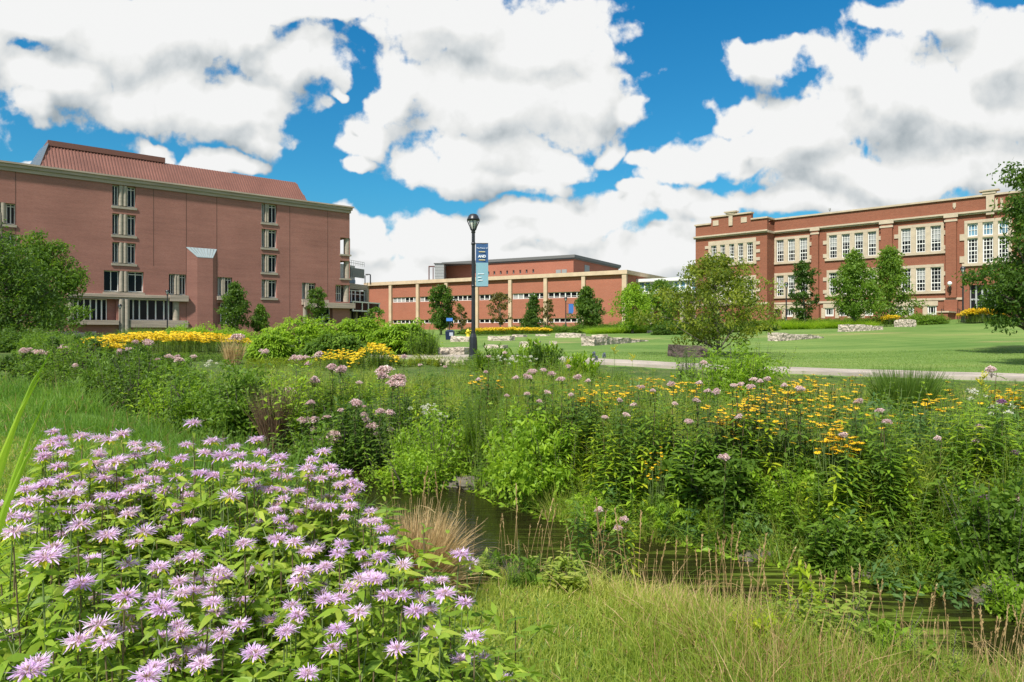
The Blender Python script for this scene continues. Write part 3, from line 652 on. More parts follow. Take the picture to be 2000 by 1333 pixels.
# stepped parapet
za=zt2+.17; x1,x2=s(1389,-P),s(1467,-P); zz1=zt2+.75
box(gp,x1,x2,-P,-P+.5,zt2,zz1-.001); obj('end_wall',gp,M_brickR,E)
def sh(z): return z
n0=len(surr.V); T=surr
box(T,xA-.1,x1-.0,-P-.16,-P+.6,zt2,zt2+.17); box(T,x2+.0,xB+.1,-P-.16,-P+.6,zt2,zt2+.17); box(T,x1-.1,x2+.1,-P-.16,-P+.55,zz1,zz1+.17)
box(T,xA-.1,xA+.4,-P+.601,28,zt2,zt2+.17); box(T,xB-.4,xB+.1,-P+.601,-.2,zt2,zt2+.17)
c0,c1=s(1419,-P),s(1436,-P); box(T,c0,c1,-P-.22,-P+.5,zz1+.171,zz1+.35); box(T,c0-.2,c1+.2,-P-.3,-P+.5,zz1+.351,zz1+.5); box(T,c0+.3,c1-.3,-P-.12,-P-.001,zz1-1.15,zz1-.001)
for u in (1398,1453): x=s(u,-P); box(T,x-.35,x+.35,-P-.06,-P-.001,zz1-.95,zz1-.35)
box(T,xA-.15,xB+.15,-P-.22,-P-.001,zs0,zs1); box(T,xA-.15,xB+.15,-P-.34,-P-.221,zs1-.12,zs1+.04); box(T,xB+.002,xB+.16,-P+.001,-.35,zs0,zs1-.01)
box(T,xA-.1,xB+.1,-P-.12,-P-.001,zb0,zb1)
def surround2(a,b,z0,z1,xs):
    box(T,a-.35,b+.35,-P-.1,-P+.3,z1,z1+.5); box(T,a-.42,b+.42,-P-.16,-P+.3,z0-.26,z0)
    e=[a-.35]+[t for x in xs for t in x]+[b+.35]
    for i in range(0,len(e),2): box(T,e[i],e[i+1],-P-.09,-P+.3,z0+.001,z1-.001)
    h=z1-z0
    for f in (.05,.45,.85): box(T,a-.8,a-.351,-P-.085,-P+.05,z0+h*f,z0+h*(f+.16)); box(T,b+.351,b+.8,-P-.085,-P+.05,z0+h*f,z0+h*(f+.16))
surround2(xs[0][0],xs[-1][1],zv0,zv1,xs); surround2(xs[0][0],xs[-1][1],zq0,zq1,xs)
for a,b in xs: window(E,a,b,zv0,zv1,-P+.14,3,1,.08,.034,rail=[.17,(.34,.1),.5,.67,.84],arch=True,gm=M_glassd); window(E,a,b,zq0,zq1,-P+.14,3,1,.08,.034,rail=[.17,(.34,.1),.5,.67,.84])
obj('end_stone_trim',sur2,M_stone,E)
g=G(); tube(g,[(s(1607.5),2,zt),(s(1607.5),2,zt+.75)],.06,6); box(g,s(1606)-.02,s(1609),1.9,2.1,zt+.75,zt+.95); obj('roof_vent',g,M_greym,E)
# globe wall lamp and camera by the entrance
zl=Rb.z(1855,554.5,-.7); x=s(1855,-.7); g=G(); lathe(g,[(0,.22),(.09,.2),(.17,.13),(.2,.03),(.18,-.08),(.1,-.16),(0,-.28)],14,(x,-.75,zl)); wl=obj('wall_lamp',g,mat('opal_globe',(.8,.8,.78),.3),E)
g=G(); tube(g,[(x,-.75,zl-.28),(x,-.75,zl-.5),(x,-.55,zl-.75),(x,-.36,zl-.8)],.07,6); obj('lamp_bracket',g,M_black,wl)
# steps with handrails and a brick cheek wall
g=G(); xc=s(1858); xd=s(1884); st=G()
gz=h1(*(Rb.p+Rb.d*((xc+xd)/2)+np.array([Rb.d[1],-Rb.d[0]])*3))
nst=8; top=re[2]
for i in range(nst):
    z1=gz+(top-gz)*(i+1)/nst; box(st,xc,xd,-3.6+.4*i,-3.6+.4*(i+1)-.001 if i<nst-1 else -.36,gz-.6,z1)
box(st,xd+.001,re[1],-1.6,-.004,gz-.6,top)
hs=obj('entrance_steps',st,M_conc,E)
g=G(); box(g,s(1833,-3.2),s(1852,-3.2),-3.4,-.46,gz-.8,Rb.z(1842,611,-3.2)); ck=obj('cheek_wall',g,M_brickR,E)
g=G(); box(g,s(1833,-3.2)-.1,s(1852,-3.2)+.1,-3.5,-.465,Rb.z(1842,611,-3.2)+.002,Rb.z(1842,611,-3.2)+.14); obj('cheek_coping',g,M_stone,ck)
g=G()
for x in (xc-.1,xd+.1):
    for i in range(5):
        y=-3.5+.75*i; z0=gz+(top-gz)*max(0,min(1,(y+3.6)/3.2)); tube(g,[(x,y,z0-.1),(x,y,z0+1.0)],.025,5)
    for q in (.5,1.):
        tube(g,[(x,-3.5,gz+q),(x,-.45,top+q)],.03,5)
obj('handrail',g,M_black,E)
# ================================================================ GROUND
def ground_mat():
    m=bpy.data.materials.new('grass_soil'); m.use_nodes=True; nt=m.node_tree; N,L,M=node_tools(nt)
    b=nt.nodes['Principled BSDF']; b.inputs['Roughness'].default_value=.9; b.inputs['Specular IOR Level'].default_value=.1
    tc=N('ShaderNodeTexCoord'); at_=N('ShaderNodeAttribute',attribute_name='v')
    def noise(sc,st=(1,1,1),det=6,r=.6,rot=0):
        mp=N('ShaderNodeMapping'); L(tc.outputs['Object'],mp.inputs[0]); mp.inputs['Scale'].default_value=st; mp.inputs['Rotation'].default_value=(0,0,rot)
        n=N('ShaderNodeTexNoise'); L(mp.outputs[0],n.inputs['Vector']); n.inputs['Scale'].default_value=sc; n.inputs['Detail'].default_value=det; n.inputs['Roughness'].default_value=r; return n.outputs[0]
    def mix(f,a,b_):
        x=N('ShaderNodeMix',data_type='RGBA'); 
        if isinstance(f,float): x.inputs[0].default_value=f
        else: L(f,x.inputs[0])
        for i,q in ((6,a),(7,b_)):
            if isinstance(q,tuple): x.inputs[i].default_value=(*q,1)
            else: L(q,x.inputs[i])
        return x.outputs[2]
    def ms(x,a,b_): 
        q=N('ShaderNodeMapRange',interpolation_type='SMOOTHSTEP'); L(x,q.inputs[0]); q.inputs[1].default_value=a; q.inputs[2].default_value=b_; return q.outputs[0]
    lawn=mix(ms(noise(.12,(1,1,1),5,.7),.35,.65),(.095,.175,.036),(.185,.255,.066))
    lawn=mix(M('MULTIPLY',ms(noise(.09,(.35,1.6,1),6,.75,.35),.50,.68),.8),lawn,(.30,.28,.10))
    lawn=mix(M('MULTIPLY',ms(noise(.32,(.22,1.5,1),5,.65,-.12),.42,.62),.55),lawn,(.07,.15,.028))
    lawn=mix(M('MULTIPLY',ms(noise(2.2,(.5,1.3,1),4,.7,.2),.52,.7),.3),lawn,(.24,.27,.09))
    lawn=mix(M('MULTIPLY',ms(noise(40,(1,1,1),3),.3,.8),.35),lawn,(.04,.1,.012))
    soil=mix(ms(noise(1.7),.35,.65),(.045,.085,.018),(.09,.12,.035))
    mud=mix(ms(noise(5),.35,.65),(.02,.017,.01),(.06,.05,.03))
    wv=N('ShaderNodeTexWave'); mpw=N('ShaderNodeMapping'); L(tc.outputs['Object'],mpw.inputs[0]); mpw.inputs['Rotation'].default_value=(0,0,1.25); L(mpw.outputs[0],wv.inputs[0]); wv.inputs['Scale'].default_value=.22; wv.inputs['Distortion'].default_value=1.2
    lawn=mix(M('MULTIPLY',wv.outputs[1],.16),lawn,(.22,.31,.09))
    for (pu,pv,rx,ry) in ((1110,669,2.6,2.2),(1225,663,3.5,3.),(1700,652,5.,1.6),(1560,655,5.,1.2),(1960,668,2.5,.8),(1400,661,5,1.4)):
        px,py,_=ray(pu,pv); a_=N('ShaderNodeVectorMath',operation='MULTIPLY_ADD'); L(tc.outputs['Object'],a_.inputs[0]); a_.inputs[1].default_value=(1/rx,1/ry,0); a_.inputs[2].default_value=(-px/rx,-py/ry,0)
        l_=N('ShaderNodeVectorMath',operation='LENGTH'); L(a_.outputs[0],l_.inputs[0])
        f_=M('MULTIPLY',M('ADD',M('SUBTRACT',.75,l_.outputs['Value']),M('MULTIPLY',M('SUBTRACT',noise(1.1),.5),1.6)),1.3,clamp=True)
        lawn=mix(M('MULTIPLY',f_,.7),lawn,(.36,.27,.13))
    c=mix(ms(at_.outputs['Fac'],.3,.5),mud,soil); c=mix(ms(at_.outputs['Fac'],.6,.8),c,lawn)
    L(c,b.inputs['Base Color'])
    bp=N('ShaderNodeBump'); L(noise(25),bp.inputs['Height']); bp.inputs['Strength'].default_value=.5; bp.inputs['Distance'].default_value=.04; L(bp.outputs[0],b.inputs['Normal'])
    return m
# path centre line: along the lawn foot
PATH=np.array([(-13,52),(-10.5,42),(-8.5,33),(-6.3,27),(-2.8,23.7),(2,21.6),(7,18.9),(11.9,16.3),(18,12.8),(26,7)],float); PW=.95
def path_d(x,y):
    x=np.asarray(x,float); y=np.asarray(y,float); best=np.full(x.shape,1e9); sg=np.ones(x.shape)
    for a,b in zip(PATH,PATH[1:]):
        ab=b-a; t=np.clip(((x-a[0])*ab[0]+(y-a[1])*ab[1])/(ab@ab),0,1); dx=x-a[0]-t*ab[0]; dy=y-a[1]-t*ab[1]; d=np.hypot(dx,dy)
        cr=ab[0]*dy-ab[1]*dx; m=d<best; best=np.where(m,d,best); sg=np.where(m,np.sign(cr),sg)
    return best*sg   # positive = beyond the path
def build_ground():
    xs=np.unique(np.concatenate([np.linspace(-14,14,190),np.linspace(-60,-14,80),np.linspace(14,60,80),np.linspace(-300,-60,30),np.linspace(60,300,30),np.geomspace(300,4000,8),-np.geomspace(300,4000,8)]))
    ys=np.unique(np.concatenate([np.linspace(-6,18,190),np.linspace(18,80,120),np.linspace(80,300,40),np.geomspace(300,4500,9),np.linspace(-60,-6,12),-np.geomspace(60,2000,6)]))
    X,Y=np.meshgrid(xs,ys); Z=H(X,Y); g=G(); nx=len(xs); ny=len(ys)
    i=(np.arange(ny-1)[:,None]*nx+np.arange(nx-1)[None]).ravel(); F=np.stack([i,i+1,i+1+nx,i+nx],1)
    mx=(X[:-1,:-1]+X[1:,1:])/2; my=(Y[:-1,:-1]+Y[1:,1:])/2; d,sd=stream_dist(mx,my); p=path_d(mx,my)
    a=np.where(d<.25,.1,np.where((sd>0)&(p<-1.2)|((sd<0)&(d<.5)),.55,.95))
    g.add(np.stack([X,Y,Z],2).reshape(-1,3),F,0,a.ravel(),True); tag(obj('ground',g,ground_mat()),kind='structure')
build_ground()
def ribbon(line,w,off,name,m,n=160):
    t=np.linspace(0,len(line)-1,n); k=np.clip(t.astype(int),0,len(line)-2); f=(t-k)[:,None]; P=line[k]*(1-f)+line[k+1]*f
    for _ in range(6): P[1:-1]=(P[:-2]+P[1:-1]*2+P[2:])/4
    T=np.gradient(P,axis=0); T=unit(T); Nn=np.stack([-T[:,1],T[:,0]],1); c=5; o=np.linspace(-w,w,c)
    Q=P[:,None]+Nn[:,None]*o[None,:,None]; Z=H(Q[...,0],Q[...,1]).mean(1,keepdims=True)+off+0*Q[...,0]
    g=G(); i=(np.arange(n-1)[:,None]*c+np.arange(c-1)[None]).ravel(); g.add(np.concatenate([Q,Z[...,None]],2).reshape(-1,3),np.stack([i,i+1,i+1+c,i+c],1),0,.5,True)
    # edges
    for e in (0,c-1):
        E_=np.concatenate([Q[:,e],Z[:,e:e+1]],1); V=np.concatenate([E_,E_-[0,0,.25]]); j=np.arange(n-1); g.add(V,np.stack([j,j+1,j+1+n,j+n],1))
    return tag(obj(name,g,m),kind='structure')
ribbon(PATH,PW,.05,'path',mat('path_concrete',(.36,.31,.26),.9,noise=(1.1,.3),bump=(60,.3,.01)))
def water_mat():
    m=bpy.data.materials.new('stream_water'); m.use_nodes=True; nt=m.node_tree; N,L,M=node_tools(nt); b=nt.nodes['Principled BSDF']
    tc=N('ShaderNodeTexCoord'); mp=N('ShaderNodeMapping'); L(tc.outputs['Object'],mp.inputs[0]); mp.inputs['Rotation'].default_value=(0,0,R(28)); mp.inputs['Scale'].default_value=(.7,8,1)
    n=N('ShaderNodeTexNoise'); L(mp.outputs[0],n.inputs['Vector']); n.inputs['Scale'].default_value=1.6; n.inputs['Detail'].default_value=8; n.inputs['Roughness'].default_value=.68; n.inputs['Distortion'].default_value=.5
    n2=N('ShaderNodeTexNoise'); L(tc.outputs['Object'],n2.inputs['Vector']); n2.inputs['Scale'].default_value=.55; n2.inputs['Detail'].default_value=3
    sp=N('ShaderNodeSeparateXYZ'); L(tc.outputs['Object'],sp.inputs[0])
    up=M('MULTIPLY',M('ADD',sp.outputs[0],.5),.45,clamp=True)     # weed grows from the bend downstream
    f=M('MULTIPLY',M('MULTIPLY',M('SUBTRACT',M('ADD',n.outputs[0],M('MULTIPLY',n2.outputs[0],.6)),.80),6,clamp=True),up)
    mx=N('ShaderNodeMix',data_type='RGBA'); L(f,mx.inputs[0]); mx.inputs[6].default_value=(.012,.011,.004,1)
    cr=N('ShaderNodeValToRGB'); L(n.outputs[0],cr.inputs[0]); cr.color_ramp.elements[0].position=.4; cr.color_ramp.elements[0].color=(.03,.055,.006,1); cr.color_ramp.elements[1].position=.75; cr.color_ramp.elements[1].color=(.15,.20,.025,1)
    L(cr.outputs[0],mx.inputs[7]); L(mx.outputs[2],b.inputs['Base Color'])
    L(M('ADD',M('MULTIPLY',f,.5),.04),b.inputs['Roughness']); b.inputs['Specular IOR Level'].default_value=.18
    n3=N('ShaderNodeTexNoise'); L(mp.outputs[0],n3.inputs['Vector']); n3.inputs['Scale'].default_value=4; bp=N('ShaderNodeBump'); L(n3.outputs[0],bp.inputs['Height']); bp.inputs['Strength'].default_value=.25; bp.inputs['Distance'].default_value=.02; L(bp.outputs[0],b.inputs['Normal'])
    return m
def build_water():
    g=G(); n=len(STREAM); L_=[];R_=[]
    for i in range(n):
        a=STREAM[max(0,i-1)]; b=STREAM[min(n-1,i+1)]; t=(b-a)/np.linalg.norm(b-a); nn=np.array([-t[1],t[0]]); w=SW[i]+.35
        L_.append([*(STREAM[i]+nn*w),WATER]); R_.append([*(STREAM[i]-nn*w),WATER])
    j=np.arange(n-1); g.add(L_+R_,np.stack([j+n,j+n+1,j+1,j],1)[:,::-1]); tag(obj('stream_water',g,water_mat()),kind='structure')
build_water()
# ================================================================ STONES
M_block=mat('rough_limestone',(.50,.42,.34),.9,noise=(2.6,.5,(1,1,2.5)),bump=(6,1,.25))
M_blockd=mat('brown_limestone',(.11,.08,.07),.9,noise=(2.5,.35,(1,1,2.5)),bump=(7,.9,.1))  # dark brown stone colour for the block beside the crabapple
M_rock=mat('stream_rock',(.11,.095,.075),.7,noise=(5,.5),bump=(9,1,.08))
def rough_block(p0,p1,w,h,z0,label,cat='stone block',m=None,group=None,joints=None,name='limestone_block',taper=1.):
    """rough squared block from p0 to p1 (front bottom edge), w deep, h high"""
    p0=np.array(p0,float); p1=np.array(p1,float); L_=np.linalg.norm(p1-p0); d=(p1-p0)/L_; nn=np.array([-d[1],d[0]])
    nx=max(5,int(L_/.22)); nz=4; ny=3; r=np.random.default_rng(abs(hash(label))%1000); g=G(); j=h*.06
    def sheet(fn,a,b):
        U,V_=np.meshgrid(np.linspace(0,1,a),np.linspace(0,1,b)); P=fn(U.ravel(),V_.ravel()); 
        i=(np.arange(b-1)[:,None]*a+np.arange(a-1)[None]).ravel(); g.add(P,np.stack([i,i+1,i+1+a,i+a],1),0,.5,False)
    ph=r.uniform(0,6,8)
    def T(x,y,z):
        e=np.sin(x*5.3+ph[0])*np.sin(z*6+ph[1]+x)*.5+np.sin(x*11+y*9+ph[2])*.3+np.sin(z*13+y*7+ph[3]+x*3)*.3
        if joints: e=e-1.5*(np.abs(((x/L_*joints)%1)-.5)>.46)
        z=np.where(z>0,z*(1-(1-taper)*x/L_),z); y2=y+(e*j)*np.where(y<w/2,1,-1)-(z>h*.9)*(y<w/2)*-j; z2=z+(z>h*.5)*(np.sin(x*2.6+ph[4])*j*1.2+np.sin(x*8+y*5+ph[5])*j*.7); x2=x+np.sin(z*8+y*6+ph[6])*j
        return np.stack([p0[0]+d[0]*x2+nn[0]*y2,p0[1]+d[1]*x2+nn[1]*y2,zb_(x)+z2],1)
    zA=H(np.array([p0[0]]),np.array([p0[1]]))[0]; zB=H(np.array([p1[0]]),np.array([p1[1]]))[0]
    zb_=lambda x: (zA+(min(zB,zA+h*.8)-zA)*0*x) if z0 is None else z0+0*x
    o=np.ones
    sheet(lambda u,v:T(u*L_,0*u,v*(h+.3)-.3),nx,nz+2); sheet(lambda u,v:T(u*L_,0*u+w,v*(h+.3)-.3),nx,nz+2); sheet(lambda u,v:T(u*L_,v*w,0*u+h),nx,ny)
    sheet(lambda u,v:T(0*u,u*w,v*(h+.3)-.3),ny,nz+2); sheet(lambda u,v:T(0*u+L_,u*w,v*(h+.3)-.3),ny,nz+2)
    return obj(name,g,m or M_block,label=label,cat=cat,group=group)
GR='limestone blocks set in the lawn'
def stone_px(u0,u1,vt,vb,label,vb1=None,w=.55,m=None,joints=None,hh=None,taper=1.):
    x0,y0,_=ray(u0,vb); x1,y1,_=ray(u1,vb1 or vb); h=hh or (vb-vt)/FPX*y0
    return rough_block((x0,y0),(x1,y1),w,h,None,label,m=m,group=GR,joints=joints,taper=taper)
stone_px(856,907,679.5,694,'broad pale limestone block on the lawn left of the tall lamp post')
stone_px(850,908,702,714,'pinkish limestone block by the path left of the tall lamp post, lower of two',w=.5)
stone_px(880,916,657.5,668,'low pale stone slab in the lawn under the dark round tree')
stone_px(953,996,657,666,'layered pale block right of the lamp post in front of the yellow flower strip')
stone_px(1000,1022,654.5,659,'thin flat slab in front of the small dark spruce')
stone_px(1046,1067,653.5,657,'small thin slab right of the small dark spruce at the lawn edge')
stone_px(1085,1135,651.5,660,'long two part block at the far lawn edge below the small banner lamp',joints=2)
stone_px(945,983,674,681,'low grey slab half hidden by leaves right of the lamp post')
stone_px(1014,1053,667.5,679,'two pale stones behind the leafy cup plants right of the lamp',joints=2)
stone_px(1074,1088,667,674.5,'small pale end stone beside the tan worn patch')
stone_px(1160,1266,657,676,'long jointed limestone wall running away across the lawn',vb1=667,w=.7,joints=5,taper=.4)
stone_px(1155,1180,654.5,664,'rough stone lump at the head of the long limestone wall')
stone_px(1263,1283,645.5,651,'small pale square block in front of the hedge behind the tall trees')
stone_px(1297,1322,644,651,'small reddish pale block by the hedge left of the olive crabapple tree')
stone_px(1323,1381,675.5,699,'dark brown stone block beside the olive crabapple tree trunk',m=M_blockd,w=.9)
stone_px(1523,1608,651.5,667,'long tapering limestone block on the slope below the narrow tree',vb1=661,w=.7,joints=3,taper=.6)
stone_px(1657,1723,634,648.5,'thick split limestone block below the twin leafy trees',vb1=645,w=.8,joints=2,taper=.8)
stone_px(1746,1779,625.5,639,'short square limestone block near the hall steps')
# rocks at the water edge
def rock(u,v,w,h,label,seed,zo=0):
    x,y,z=ray(u,v,0); r=np.random.default_rng(seed); g=G(); n=14; m_=8
    th=np.linspace(0,2*math.pi,n,endpoint=False); ph=np.linspace(-.35*math.pi,.5*math.pi,m_); P=[]
    q=r.uniform(0,6,6)
    for p in ph:
        for t in th:
            rr=1+.22*math.sin(2*t+q[0])+.15*math.sin(3*t+q[1]+p*2)+.12*math.sin(5*p+q[2]+t*4)+r.normal(0,.05)
            P.append((x+w/2*rr*math.cos(p)*math.cos(t),y+w*.32*rr*math.cos(p)*math.sin(t),max(z,WATER)+zo+h*rr*math.sin(p)))
    i=np.arange(m_-1)[:,None]*n; j=np.arange(n)[None]; k=(j+1)%n
    g.add(P,np.stack([i+j,i+k,i+n+k,i+n+j],2).reshape(-1,4)); g.add(P[-n:],[tuple(range(n))]); obj('rock',g,M_rock,label=label,cat='rock',group='rocks along the water edge')
rock(915,975,.62,.1,'flat brown rock lying across the bend of the stream',1)
rock(842,953,.28,.07,'small rounded rock at the edge of the dark pool',2)
rock(1478,1118,.34,.06,'grey rock half under the bank plants behind the seed heads',3)
rock(1690,1150,.36,.07,'brown mossy rock in the far bank of the lower stream',4)
rock(1965,1215,.55,.16,'dark wet rock by the water at the right edge',5)
rock(770,898,.3,.1,'small pink grey rock under the joe pye weed overhang',6)
# low wall of stone by the left trees
x0,y0,_=ray(62,657); 
r=rough_block((at(62,58),58),(at(186,60),60),.6,zz(643,59)-.55,.3,'long low pale stone wall beneath the big trees at left','wall',joints=7,name='stone_wall')
# ================================================================ STREET FURNITURE
def lamp(x,y,z,h,name,label,banner=None,n=14,rz=0):
    t=thing(name,label,'lamp post',(x,y,z),rz,'black lamp posts around the green'); k=h/4.6
    g=G(); lathe(g,[(.16,-.3),(.16,.05),(.15,.12),(.135,.16),(.125,.55),(.11,.72),(.085,.8),(.07,.84)],8,mat=0,smooth=False)
    for a in range(4): tube(g,[(.17*math.cos(a*1.57+.78),.17*math.sin(a*1.57+.78),.0),(.17*math.cos(a*1.57+.78),.17*math.sin(a*1.57+.78),.07)],.02,6)
    obj('base',g,M_black,t)
    g=G(); tube(g,[(0,0,.8),(0,0,h-.62)],[.066,.052],16,cap=False); obj('pole',g,M_black,t)
    zc=h-.62
    g=G(); lathe(g,[(.053,0),(.07,.02),(.06,.06),(.075,.1),(.085,.13),(0,.14)],n,(0,0,zc))
    obj('collar',g,M_black,t)
    # cage of ribs widening upward
    g=G()
    for i in range(8):
        a=i*math.pi/4; P=[(.075,.1),(.105,.2),(.15,.3),(.182,.38),(.19,.43)]; tube(g,[(r_*math.cos(a),r_*math.sin(a),zc+q) for r_,q in P],.011 if i%2 else .016,5)
    obj('cage',g,M_black,t)
    g=G(); lathe(g,[(.05,.13),(.085,.2),(.12,.3),(.145,.4),(0,.4)],n,(0,0,zc)); obj('lens',g,mat('lamp_lens',(.75,.75,.7),.2,.6),t)
    g=G(); lathe(g,[(0,.405),(.19,.405),(.205,.42),(.2,.45),(.175,.5),(.15,.56),(.12,.585),(.11,.6),(.05,.615),(0,.62)],n,(0,0,zc)); obj('hood',g,M_black,t)
    return t
_lens=None
YL=21.7; tL=lamp(at(924.5,YL),YL,h1(at(924.5,YL),YL),zz(418,YL)-h1(at(924.5,YL),YL),'lamp_post','tall black lamp post with blue banner standing in the flower meadow')
# banner in two blues, hung from two arms
bx=G(); hz=zz(418,YL)-tL.location.z
zt_=zz(476.5,YL)-tL.location.z; zb_=zz(559.5,YL)-tL.location.z; zm_=zz(513.5,YL)-tL.location.z; bw=at(953.5,YL)-at(929.5,YL); bx0=at(929.5,YL)-at(924.5,YL)
g=G()
for z in (zt_+.012,zb_-.012): tube(g,[(0,0,z),(bx0+bw,0,z)],.011,6)
for z in (zt_,zb_): lathe(g,[(.052,-.04),(.066,-.035),(.066,.035),(.052,.04)],12,(0,0,z))
obj('banner_arm',g,M_black,tL)
def cloth(z0,z1,x0,x1,m,name,par):
    g=G(); nx,nz=10,8; X,Z=np.meshgrid(np.linspace(x0,x1,nx),np.linspace(z0,z1,nz)); Y=.012*np.sin((X-x0)/bw*5+Z*3)
    for s_ in (-.004,.004):
        i=(np.arange(nz-1)[:,None]*nx+np.arange(nx-1)[None]).ravel(); g.add(np.stack([X,Y+s_,Z],2).reshape(-1,3),np.stack([i,i+1,i+1+nx,i+nx],1),0,.5,True)
    return obj(name,g,m,par)
bn=cloth(zm_,zt_,bx0,bx0+bw,mat('banner_navy',(.035,.09,.21),.7),'banner',tL); b2=cloth(zb_,zm_-.002,bx0,bx0+bw,mat('banner_pale_blue',(.20,.36,.42),.7),'lower_banner',tL)
def text(txt,size,x,z,m,par,y=-.03,bold=.0,name='lettering',align='CENTER'):
    cu=bpy.data.curves.new('lettering','FONT'); cu.body=txt; cu.size=size; cu.align_x=align; cu.offset=bold; cu.extrude=.002; cu.resolution_u=3
    o=bpy.data.objects.new('tmp',cu); C.objects.link(o); dg=bpy.context.evaluated_depsgraph_get(); me=bpy.data.meshes.new_from_object(o.evaluated_get(dg)); bpy.data.objects.remove(o)
    me.transform(Matrix.Rotation(R(90),4,'X')); me.materials.clear(); me.materials.append(m)
    t=bpy.data.objects.new(name,me); C.objects.link(t); t.parent=par; t.location=(x,y,z); return t
M_lw=mat('lettering_white',(.75,.78,.8),.6); M_ly=mat('lettering_yellow',(.62,.53,.25),.6)
cx_=bx0+bw/2
text('The Power of',.062,cx_,zt_-.16,M_lw,bn); text('AND',.11,cx_,zt_-.44,M_lw,bn,bold=.004)
g=G(); box(g,cx_-.1,cx_+.1,-.03,-.026,zt_-.27,zt_-.245); box(g,cx_-.1,cx_+.1,-.03,-.026,zt_-.53,zt_-.505); obj('banner_rule',g,M_ly,bn)
g=G(); zq=zb_+.38
for i,(w_,q) in enumerate(((.2,0),(.12,.11),(.16,.2))): box(g,bx0+.06,bx0+.06+w_,-.028,-.024,zq-q,zq-q+.02)
obj('small_print',g,M_lw,b2)
def lamp_px(u,vb,vt,Y,label,name='lamp_post'):
    x=at(u,Y); z=h1(x,Y); return lamp(x,Y,z,zz(vt,Y)-z,name,label)
t=lamp_px(1105,640,580.5,84,'small distant black lamp post with curved blue banner before the orange brick wall')
Y=84; g=G(); zz0=zz(613,Y)-t.location.z; zz1=zz(594,Y)-t.location.z; X0=.35; X1=.95; P=[]
for i in range(9):
    q=i/8; P.append((X1-.25*math.sin(q*3.14)*.0+ (0 if q>.2 else -.12*(1-q/.2)),zz0+(zz1-zz0)*q))
V=[(X0,-.02,z) for _,z in P]+[(x,-.02,z) for x,z in P]; V+= [(a,.02,c) for a,b,c in V]
g.add(V,[(i,i+9,i+10,i+1) for i in range(8)]+[(18+i,19+i,28+i,27+i) for i in range(8)]); obj('banner',g,mat('banner_blue',(.05,.15,.42),.6),t)
g=G(); tube(g,[(0,0,zz1),(X1,0,zz1)],.025,5); tube(g,[(0,0,zz0),(X1-.15,0,zz0)],.025,5); obj('banner_arm',g,M_black,t)
lamp_px(1535.5,640,551.5,63,'black lamp post in front of the hall window left of the narrow tree')
lamp_px(1880.5,629,520.5,55,'black lamp post beside the hall entrance steps')
lamp_px(327,640,566.5,72,'black lamp post in front of the ground floor windows of the rose brick building')
lamp_px(234.5,640,594,74,'shorter black lamp post before the twin concrete columns at left')
# hydrant, bin, sign
x,y,z=ray(914,660); hy=thing('fire_hydrant','small yellow fire hydrant on the far lawn edge left of the lamp post','hydrant',(x,y,z))
My=mat('yellow_paint',(.65,.5,.03),.4); g=G(); lathe(g,[(.2,-.1),(.2,.05),(.13,.06),(.13,.5),(.17,.51),(.17,.56),(.14,.58),(.11,.68),(.04,.74),(0,.76)],12); obj('barrel',g,My,hy)
for sg in (-1,1):
    g=G(); tube(g,[(sg*.1,0,.4),(sg*.22,0,.4)],.06,8); obj('hose_outlet',g,My,hy)
x,y,z=ray(879,664); bn_=thing('recycling_bin','dark blue recycling bin under the dark round tree','bin',(x,y,z)); Mb_=mat('navy_plastic',(.012,.02,.06),.45)
bh=zz(645,y)-z; g=G(); hexa(g,[(-.3,-.3,0),(.3,-.3,0),(.3,.3,0),(-.3,.3,0),(-.34,-.34,bh*.85),(.34,-.34,bh*.85),(.34,.34,bh*.85),(-.34,.34,bh*.85)]); obj('body',g,Mb_,bn_)
g=G(); hexa(g,[(-.36,-.36,bh*.86),(.36,-.36,bh*.86),(.36,.36,bh*.86),(-.36,.36,bh*.86),(-.2,-.2,bh),(.2,-.2,bh),(.2,.2,bh),(-.2,.2,bh)]); obj('lid',g,Mb_,bn_)
g=G(); box(g,-.02,.26,-.36,-.345,bh*.4,bh*.75); obj('notice',g,mat('bin_notice',(.4,.42,.5),.6),bn_)
Y=66; x=at(878,Y); z=h1(x,Y); sg_=thing('blue_sign','small blue sign on a post in front of the dark round tree','sign',(x,Y,z)); zt__=zz(622,Y)-z
g=G(); tube(g,[(0,0,0),(0,0,zt__)],.05,6); obj('post',g,M_black,sg_); g=G(); box(g,-.3,.3,-.07,-.05,zt__-.28,zt__+.02); obj('panel',g,mat('sign_blue',(.07,.2,.6),.5),sg_)
